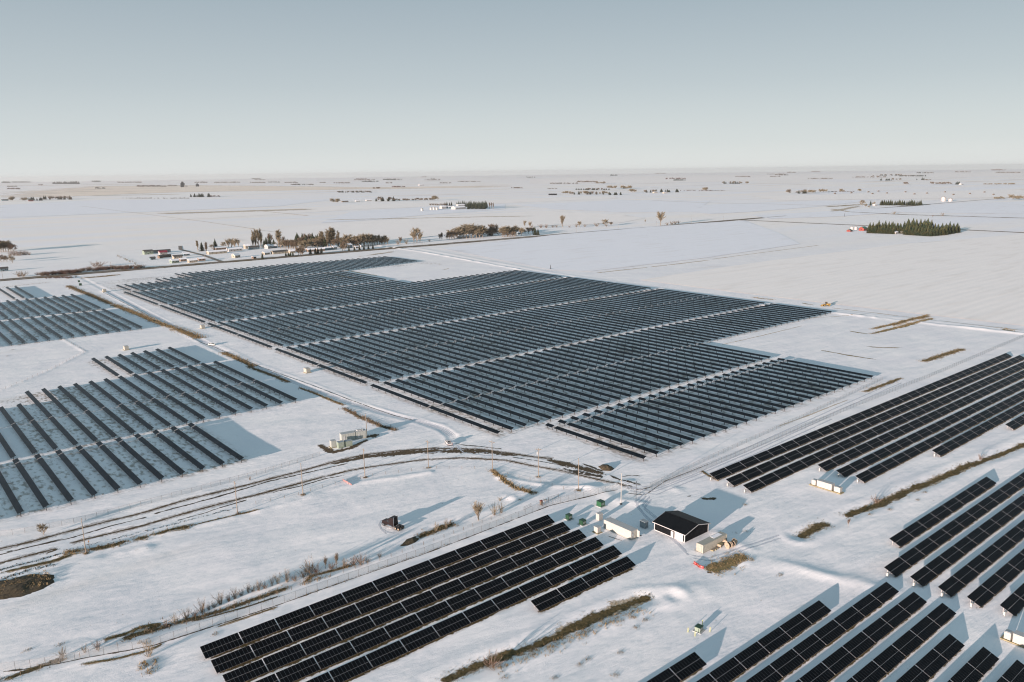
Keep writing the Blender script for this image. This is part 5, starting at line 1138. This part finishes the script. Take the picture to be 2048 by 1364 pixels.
for i,px in enumerate((698,709,719,728,737,746)): VT.append(('dspruce',px,502-i*.9,5.5,'tiny spruce by the farm road, %s of the right six'%ordw(i+1),1.4))
VT.append(('dspruce',525,518,8,'small dark spruce alone by the farm road at the left',1.0))
for i,(px,h) in enumerate([(690,13),(685,12)]): VT.append(('darkround',px,502,h,'brown tree by the pink house, %s'%('right' if i==0 else 'left'),1.1))
for i,(px,py,h,kd,wd) in enumerate([(796,489,9,'darkshrub',1.1),(801,488,11,'darkround',.8),(813,488,9,'shrub',1.0),(828,486,20,'vase',1.0),(834,486,24,'round',.9),(840,485,17,'vase',.9),(859,483,5,'darkshrub',1.4),(880,481,11,'darkround',.8),(884,480,12,'darkcolumn',1.5)]): VT.append((kd,px,py,h,'bare tree beside the farm road in the middle gap, %s from left'%ordw(i+1),wd))
for i,px in enumerate((894,899,904,909)): VT.append(('darkround',px,480-i*.4,13,'thin grey bare tree left of the big golden crowns, %s from left'%ordw(i+1),.8))
for i,(px,h) in enumerate([(914,19),(920,20),(926,21),(933,23),(940,24),(946,20),(953,21),(959,22),(965,20)]): VT.append(('round',px,478-i*.4,h,'big golden bare tree of the broad clump by the road, %s from left'%ordw(i+1),1.15))
for i,px in enumerate((945,950,957,964,970)): VT.append(('darkround',px,474-i*.4,13,'dark brown tree under the broad golden clump, %s from left'%ordw(i+1),1.3))
for i,(px,kd,h) in enumerate([(980,'dspruce',14),(985,'darkround',20),(990,'darkround',19),(983,'spruce',12)]): VT.append((kd,px,471,h,'dark tree in the narrow gap group right of the golden clump, %s'%ordw(i+1),1.1))
for i,px in enumerate((1005,1010,1015,1020,1025,1030)): VT.append(('round',px,474-i*.5,17+(i%3),'golden bare tree in the second clump by the road, %s from left'%ordw(i+1),1.2))
for i,px in enumerate((1008,1016,1024,1029)): VT.append(('darkround',px,474,9,'dark undergrowth tree below the second golden clump, %s from left'%ordw(i+1),1.4))
for i,(px,py,h,kd,wd) in enumerate([(1043,472,14,'round',1.0),(1050,456,14,'vase',1.0),(1060,456,13,'vase',1.1),(1070,470,13,'dspruce',1.2),(1076,470,10,'dspruce',1.2)]): VT.append((kd,px,py,h,'tree right of the second golden clump, %s from left'%ordw(i+1),wd))
for i,(px,py,h,kd,wd) in enumerate([(1064,455,7,'darkshrub',1.4),(1082,456,8,'redshrub',1.6),(1092,456,8,'redshrub',1.6),(1106,455,5,'redshrub',2.0),(1113,455,5,'redshrub',1.8),(1125,455,23,'vase',1.0),(1139,455,4,'redshrub',1.5),(1152,454,7,'darkshrub',1.3),(1159,454,11,'round',1.1),(1170,454,6,'darkshrub',1.7),(1193,453,8,'darkshrub',1.8),(1210,452,13,'round',1.4),(1213,453,5,'darkshrub',1.8),(1222,452,8,'darkround',1.4),(1290,448,9,'vase',.8),(1321,451,27,'round',.95),(1335,450,6,'darkshrub',1.6),(1343,449,8,'darkshrub',1.6),(1350,448,8,'darkshrub',1.4),(1357,447,6,'darkshrub',1.4)]): VT.append((kd,px,py,h,'bush or tree in the sparse roadside line, %s from left'%ordw(i+1),wd))
for i,px in enumerate(np.arange(562,776,5.2)): VT.append((('round','vase','darkround','round')[i%4],float(px)+random.uniform(-1.5,1.5),float(np.interp(px,[562,640,776],[496,493.5,488.5])),random.uniform(9,15),'tan bare tree filling the belt behind the village houses',1.35))
for i,px in enumerate(np.arange(900,1066,7.5)): VT.append((('round','darkround')[i%2],float(px),float(np.interp(px,[900,1066],[477,468]))-random.uniform(0,4),random.uniform(8,14),'tan bare tree filling the clumps along the farm road',1.35))
for kd,px,py,h,lab,wd in VT: tp(kd,px,py,h*1.22,lab,'trees along the farm road and village' ,wd)
# left edge willow mass
for i,(px,py,h,kd) in enumerate([(2,503,19,'round'),(7,503,20,'darkround'),(12,503,20,'round'),(17,503,17,'darkround'),(22,503,15,'darkround'),(27,503,13,'redround'),(-4,503,20,'round'),(-10,505,20,'round')]): tp(kd,px,py,h,'big bare willow in the clump at the left edge','willows at the left edge',1.4)
for i,(px,py,h) in enumerate([(22,511,8),(28,511,9),(34,511,9),(40,511,9),(46,510,9),(52,510,8),(58,510,6)]): tp('redshrub',px,py,h,'reddish willow shrub right of the left edge willows','reddish willow shrubs at the left edge',1.7,'bush')
for i,(px,py,h) in enumerate([(2,523,11),(8,523,10),(14,523,11)]): tp('darkround',px,py,h,'dark bare tree below the reddish willow shrubs','dark trees at the left edge',1.2)
tp('round',25,526,14,'pale golden bare tree at the left edge below the willows',wide=1.0)
for px,py,h,kd,lab in[(38,553,8,'darkshrub','olive bush by the farm road at the left edge, left one'),(46,553,8,'darkshrub','olive bush by the farm road at the left edge, right one'),(190,533,8,'redshrub','dark red bush alone above the willow hedge, left part'),(199,533,9,'redshrub','dark red bush alone above the willow hedge, right part')]: tp(kd,px,py,h,lab,wide=2.0,cat='bush')

# merged far vegetation: hedges and shelterbelts that read as one mass
def belt(name,label,pts,width,hts,kinds,n,wide=1.3,kind='stuff'):
    L=np.array(pts,float); seg=np.hypot(*(L[1:]-L[:-1]).T); s=np.concatenate([[0],np.cumsum(seg)]); out=[];mi=[]; mats=[]
    for k in range(n):
        u=random.uniform(0,s[-1]); x=np.interp(u,s,L[:,0])+random.gauss(0,width/3); y=np.interp(u,s,L[:,1])+random.gauss(0,width/3)
        me=TREES['%s%d'%(random.choice(kinds),random.randrange(3))][1]; key=me.materials[0]
        if key not in mats: mats.append(key)
        co=np.empty(len(me.vertices)*3,np.float32); me.vertices.foreach_get('co',co); co=co.reshape(-1,3,3)
        keep=rng.random(len(co))<(.5 if len(co)>400 else 1); co=co[keep]
        h=random.uniform(*hts); a=random.uniform(0,6.28); ca,sa=math.cos(a),math.sin(a); fat=1.5
        c=co.mean(1,keepdims=True); co=c+(co-c)*fat
        X=(co[...,0]*ca-co[...,1]*sa)*h*wide+x; Y=(co[...,0]*sa+co[...,1]*ca)*h*wide+y; Z=co[...,2]*h
        out.append(np.stack([X,Y,Z],-1).reshape(-1,3)); mi.append(np.full(len(co),mats.index(key)))
    V=np.concatenate(out); o=link(name,remesh_np(name,V,np.arange(len(V)).reshape(-1,3),mats,np.concatenate(mi)))
    return tag(o,label,'tree belt' if 'belt' in name else 'hedge',kind=kind)
belt('willow_hedge','long reddish willow hedge along the farm road at the left',[G(84,551),G(117,548),G(146,546),G(173,542),G(228,538),G(275,537)],12,(3,6),['redshrub','darkshrub','redshrub'],150,1.8)
belt('willow_hedge','low reddish scrub between farm road and left solar rows',[G(90,557),G(120,556),G(150,556)],8,(1.5,2.5),['redshrub'],40,2.0)
belt('willow_hedge','low hedge of tan brush beside the first village lots',[G(232,510),G(280,533)],5,(1.2,2),['shrub'],40,1.5)
def far_belt(x0,x1,yb,hpx,kinds,label='distant dark shelterbelt of trees on the plain',dens=1.0):
    a,b=G(x0,yb),G(x1,yb); d=math.hypot(*np.mean([a,b],0)); h=hpx*d/FPX; L=math.hypot(a[0]-b[0],a[1]-b[1])
    n=int(max(5,min(60,L/(h*.45)*dens))); belt('shelterbelt',label,[a,b],h*.5,(h*.65,h*1.15),kinds,n,1.5)
S=['dspruce']; B=['darkround']; T=['round']; MX=['dspruce','darkround']; MT=['round','darkround','dspruce']
FB=[(19,32,402,8,T),(43,55,402,6,T),(58,86,401,6,S),(86,144,399,6,MX),(15,42,379,3,B),(5,20,366,3,S),(25,60,365,2.2,S),(105,160,368,4.5,S),(185,200,364,3,S),(235,285,366,2.5,B),(275,332,374,3.5,B),(335,353,372,2,B),(390,415,366,2.5,B),(430,480,366,2.5,B),(245,380,397.5,2.2,B),(380,417,394,7,S),(418,440,394,3,['redround']),
 (570,595,366,2.5,B),(640,652,366,2,B),(668,700,367,2.5,B),(772,788,367,2.5,B),(880,902,367,2.5,B),(782,810,375,3,['redround']),(670,745,385,3.5,MX),(745,760,378,4,B),(748,790,402.5,10,MX),(790,815,402,5,B),(815,866,401,5,B),(867,877,401,9,T),(663,674,406,9,T),(500,530,366,2.2,B),(850,880,361,2.2,B),(915,960,364,2,B),
 (1024,1048,377,3,B),(1100,1155,368,3,B),(1155,1200,365,3.5,B),(1188,1212,368,5,T),(1140,1218,389,7,MT),(1218,1243,390,6,S),(1150,1218,380,4,MX),(1214,1262,378,7,T),(1246,1254,377,5,S),(1285,1312,385,7,MT),(1312,1357,384.5,6,S),(1262,1271,385,7,T),(1403,1420,382,8,T),(1360,1450,382,1.8,['redround']),(1346,1372,361,3,S),(1445,1485,367.5,5,MT),(1490,1498,368,5,T),(1126,1136,388,6,T),(1095,1115,378,2,B),
 (1570,1614,387,8,MT),(1617,1630,387,7,T),(1640,1652,385,8,T),(1680,1686,384,6,T),(1716,1724,383,5,T),(1655,1710,384,1.5,B),(1760,1785,361,3.5,S),(1785,1806,360,3.5,B),(1832,1846,360,4,S),(1848,1862,361,3,B),(1808,1820,369,4.5,B),(1860,1904,369,5,B),(1910,1918,369,5,S),(1965,2030,369.5,3,T),(2020,2050,400,10,T),(1990,2008,399,6,T),(1470,1500,354,1.8,B),(1615,1665,358,2,B),(1745,1760,353,2,B),(1800,1830,352,1.8,B),(1990,2040,346,2,B),(1540,1560,354,2,B)]
for q in FB: far_belt(*q)
for k in range(28):
    px=random.uniform(0,2048); t=random.random()**1.4; yb=(363.5-px*28/2048)+1.5+t*15; ln=random.uniform(8,50)*(.5+t); far_belt(px,px+ln,yb,random.uniform(1.2,2.4)+t*1.2,random.choice([B,S,MX,['redround']]),'far thin line of trees near the horizon',.7)

# ------------------------------------------------------------------ houses
def house(px,py,L,Wd,h,label,wall,roof,rz=0.0,rh=1.8,cat='house',group='village buildings'):
    x,y=G(px,py); z=gz1(x,y); o=thing(cat if ' ' not in cat else 'house',label,cat,(x,y,z),rz,group)
    mb=MB(); mb.prism([(-Wd/2,-.2),(Wd/2,-.2),(Wd/2,h),(0,h+rh),(-Wd/2,h)],'x',-L/2,L/2,0); mb.build('wall',[wall],o)
    r=MB(); sl=rh/(Wd/2); e=.5
    for s in(-1,1):
        P=[(-L/2-e,0,h+rh+.08),(L/2+e,0,h+rh+.08),(L/2+e,s*(Wd/2+e),h-e*sl+.08),(-L/2-e,s*(Wd/2+e),h-e*sl+.08)]; P2=[(a,b,c+.2) for a,b,c in P]
        r.add(P+P2,[(0,1,2,3),(7,6,5,4),(0,3,7,4),(1,0,4,5),(2,1,5,6),(3,2,6,7)])
    r.build('roof',[roof],o)
    bx((-L*.1,-Wd/2-.04,1.05),(1.0,.08,2.1)).build('door',[DARK if cat!='house' else WALLT],o)
    for k in(-.32,.15,.36): bx((L*k,-Wd/2-.04,h*.6),(1.3,.08,1.1)).build('window',[WIN],o)
    bx((-L/2-.04,0,h*.6),(.08,1.2,1.1)).build('window',[WIN],o)
    return o
HS=[(296,508,13,11,4.5,'pale green barn at the left end of the first village lots',SAGE,ROOFD,0,2.0,'barn'),(322,505,27,9,3.2,'long low white barn with a thin dark roof edge',WALLW,ROOFD,0,1.2,'barn'),(326,508.5,11,8,3.4,'white building with a crimson roof',WALLW,ROOFR,0,2.2,'house'),
 (321,516,6,5,3,'rusty brown hut below the crimson roof, left',WALLT,ROOFD,.3,1.2,'hut'),(329,514.5,6,5,3,'rusty brown hut below the crimson roof, middle',WALLT,ROOFD,0,1.2,'hut'),(337,514,6,5,3,'rusty brown hut below the crimson roof, right',WALLT,ROOFD,.2,1.2,'hut'),
 (355,517,12,8,3.4,'cream building right of the rusty huts',WALLC,ROOFD,0,1.8,'house'),(349,525.5,10,8,3.4,'sage building nearest the farm road, left',SAGE,ROOFW,.1,1.8,'house'),(366,522,8,7,3,'brown building between the two nearest village buildings',WALLT,ROOFW,0,1.5,'house'),(385,524.5,11,8,3.2,'cream grey building nearest the farm road, right',WALLC,ROOFW,0,1.6,'house'),(403,521,9,7,3,'low tan building with a snowy roof by the village street',WALLT,ROOFW,0,1.3,'house'),(305,519,7,6,2.8,'small grey hut left of the rusty huts',WALLB,ROOFD,0,1.2,'hut'),(372,511,9,7,3,'blue grey house behind the cream building',WALLB,ROOFW,0,1.6,'house'),
 (434,507,28,9,3.4,'long cream house right of the village street',WALLC,ROOFW,.05,1.8,'house'),(469,502,22,9,3.6,'cream house under the four pale trees',WALLW,ROOFW,.05,2.2,'house'),(440,499,18,9,3.2,'low brown barn behind the long cream house',WALLT,ROOFW,.05,1.6,'barn'),(472,515,9,8,3.6,'small cream house alone on open snow before the village',WALLC,ROOFW,.3,2.2,'house'),(508,517,5,4,2.6,'tiny shed alone on snow by the farm road',WALLT,ROOFW,.3,1,'hut'),
 (494,497,8,8,4.5,'tall cream green house left of the first poplars',WALLC,ROOFW,0,2.4,'house'),(508,498.5,15,9,3.4,'dark house under the first poplars',WALLB,ROOFD,0,2,'house'),(536,497,8,8,4.2,'bright white house between dark spruces',WALLW,ROOFW,.4,2.4,'house'),(546,496,10,8,3.4,'blue house beside the bright white house',WALLB,ROOFW,0,2,'house'),(566,493,6,6,6.5,'tall white house right of the widest poplar',WALLW,ROOFW,0,2.5,'house'),
 (532,509,9,7,3,'cream huts cluster before the blue house',WALLC,ROOFW,.2,1.6,'house'),(559,507,24,8,3.2,'long dark roofed cream house near the road',WALLC,ROOFD,.05,1.6,'house'),(584,506,8,7,3.2,'yellow house under the brown columnar trees',WALLC,ROOFW,0,2,'house'),(621,503,12,8,3.2,'tan house with a snowy roof before the dense clump',WALLT,ROOFW,0,1.9,'house'),(640,502,13,8,3.2,'brown house right of the tan house',WALLT,ROOFW,0,1.9,'house'),(655,500,10,8,3.2,'blue house under the towering poplars',WALLB,ROOFW,0,1.8,'house'),(668,499,7,7,4,'pinkish white house near the road, right part',WALLW,ROOFW,.2,2,'house'),(697,496,9,8,5,'two storey pale blue house at the right village end',WALLB,ROOFW,.2,2.2,'house'),(713,496.5,7,4,2.4,'small white hut right of the village, left one',WALLW,ROOFW,.2,.8,'hut'),(722,494,5,4,2.4,'small white hut right of the village, right one',WALLW,ROOFW,.5,.8,'hut'),(604,497,10,8,3.6,'white house half hidden by the dense clump',WALLW,ROOFW,0,2.2,'house'),(627,492,12,9,4,'house deep inside the dense village clump',WALLW,ROOFW,0,2.4,'house'),
 (1035,469,9,8,3.6,'pale blue house right of the second golden clump',WALLB,ROOFW,.2,2.2,'house'),(927,476,22,8,2.8,'long white building below the broad golden clump',WALLW,ROOFW,.05,1.6,'barn'),(958,473,7,7,3.6,'small white house inside the broad golden clump',WALLW,ROOFW,.2,2,'house'),
 (8,542,9,7,3.5,'dark hut at the left edge by the farm road',WALLB,ROOFD,0,1.5,'hut')]
for q in HS: house(*q[:10],cat=q[10])
for px,py,L,Wd,h,lab,wl,rf,rz,rh,ct in[(1726,461,15,10,4.2,'red barn with a green roof left of the spruce grove',REDB,ROOFG,.05,3.2,'barn'),(1699,463,9,7,2.6,'small red shed with a green roof left of the red barn',REDB,ROOFG,.05,1.6,'hut'),
   (917,418.5,44,22,6,'long white barn in front of the dark farm spruces',WALLW,ROOFW,.08,4,'barn'),(886,417.5,18,14,7,'tall white barn left of the long white barn',WALLW,ROOFW,.0,3,'barn'),(898,417,12,12,5,'blue green barn between the two white barns',WALLB,ROOFW,0,3,'barn'),(921,414,30,12,7,'white barn behind the long white barn',WALLW,ROOFW,.05,3,'barn'),
   (737,402,24,12,4,'low white farm building left of a far dark grove',WALLW,ROOFW,0,2.5,'barn'),(715,403,20,10,3.5,'white farm shed farthest left of a far dark grove',WALLW,ROOFW,0,2,'barn'),(690,404,28,8,3,'long dark farm shed by a far bare tree',WALLT,ROOFD,0,2,'barn'),(1310,386,26,12,4,'cream farm building before the far right belt, left',WALLC,ROOFW,0,3,'barn'),(1330,386.5,26,12,4,'cream farm building before the far right belt, right',WALLC,ROOFW,0,3,'barn'),(1750,411,16,8,3,'white cottage left of the straight spruce row',WALLW,ROOFW,0,2,'house'),
   (1790,467.5,10,7,3,'white hut tucked into the front of the spruce grove, left',WALLW,ROOFW,0,1.6,'hut'),(1807,467,8,7,3,'white hut tucked into the front of the spruce grove, right',WALLW,ROOFW,0,1.6,'hut'),(1246,373.5,30,14,7,'far white barn right of a tan belt',WALLW,ROOFW,0,4,'barn'),(842,371,50,25,8,'far white barn in the middle distance',WALLW,ROOFW,0,5,'barn'),(1922,369.5,30,16,6,'far white house right of a dark belt',WALLW,ROOFW,0,3,'barn'),(10,401.5,30,14,5,'dark blue farm shed at the left edge far away',WALLB,ROOFD,0,3,'barn'),(62,402.5,20,12,4,'red farm shed before a far dark belt at the left',REDB,ROOFD,0,3,'barn')]:
    house(px,py,L,Wd,h,lab,wl,rf,rz,rh,ct,'farm buildings')
for k,px in enumerate((1099.5,1103.5,1107.5,1111.5)): house(px,390.2,8,9,6.5,'tall dark box shed alone on the plain, %s of four'%ordw(k+1),BLACKM,ROOFD,0,.4,'shed','four dark sheds on the plain')
# grain bins, tank, elevator
def grain_bin(px,py,rad,h,label,m=GALV):
    x,y=G(px,py); o=thing('grain_bin',label,'grain bin',(x,y,0),0,'round grain bins'); a=MB(); a.tube((0,0,-.2),(0,0,h),rad,n=18)
    for k in range(1,6): a.tube((0,0,h*k/6-.05),(0,0,h*k/6+.05),rad*1.012,n=18,cap=False)
    a.build('wall',[m],o); r=MB(); r.tube((0,0,h),(0,0,h+rad*.55),rad*1.03,rad*.12,n=18); r.build('roof',[m],o); bx((0,-rad,1.1),(.9,.15,2)).build('door',[LGREY],o)
for px,py,rad,h,lab,m in[(1703.5,459.5,3,5.2,'pale grain bin between red shed and red barn, left',GALV),(1711.5,459.5,3,5.2,'pale grain bin between red shed and red barn, right',GALV),(1886.5,402.5,8,13,'big silver grain bin far right, larger of two',GALV),(1900.5,402.5,7,8,'silver grain bin far right, smaller of two',GALV),(862,420,4,7,'pale bin left of the white barns, first of three',WHITE),(868,420,4,7.5,'pale bin left of the white barns, second of three',WHITE),(874,420,4,7,'pale bin left of the white barns, third of three',WHITE),(844,422,4,7,'lone white tank on snow left of the white barns',WHITE)]: grain_bin(px,py,rad,h,lab,m)
x,y=G(365.5,374); o=thing('grain_elevator','dark grain elevator standing alone near the left horizon','grain elevator',(x,y,0)); bx((0,0,20),(38,22,40)).build('base',[BLACKM],o); bx((0,0,48),(20,16,18)).build('tower_head',[BLACKM],o); bx((30,-10,8),(30,20,16)).build('annex',[WALLW],o)
x,y=G(395,373); o=thing('grain_elevator','smaller dark elevator right of the first near the left horizon','grain elevator',(x,y,0)); bx((0,0,12),(30,20,24)).build('base',[BLACKM],o); bx((0,0,28),(14,12,10)).build('tower_head',[BLACKM],o)
# bale stacks on the far right plain
for k,(px,py) in enumerate([(1670,387.5),(1703,386.5),(1737,384.5),(1745,388.3),(1757,383),(1774,387),(1811,384.5),(1829,389),(1854,387.3),(1890,384.8),(1907,390),(1940,388),(1969,385),(1987,390)]):
    x,y=G(px,py); o=thing('bale_stack','low dark stack of hay bales, %s from left on the far right plain'%ordw(k+1),'hay bales',(x,y,0),0,'bale stacks on the far right plain')
    mb=MB(); 
    for r_ in range(2):
        for c_ in range(6-r_): mb.tube((-7+c_*2.6+r_*1.3,-1.6,1.3+r_*2.2),(-7+c_*2.6+r_*1.3,1.6,1.3+r_*2.2),1.3,n=8)
    q=mb.build('bales',[WALLT],o)
# ------------------------------------------------------------------ winter air
HZ=bpy.data.materials.new('winter_air'); HZ.use_nodes=True; n=HZ.node_tree.nodes; n.remove(n['Principled BSDF']); pv=n.new('ShaderNodeVolumePrincipled')
pv.inputs['Color'].default_value=(.92,.95,.96,1); pv.inputs['Density'].default_value=HAZE_D; pv.inputs['Anisotropy'].default_value=.33
HZ.node_tree.links.new(pv.outputs[0],n['Material Output'].inputs['Volume'])
mb=MB(); mb.box((0,0,70-2),(56000,56000,144)); tag(mb.build('haze',[HZ]),'thin winter haze over the plain',None,kind='stuff')
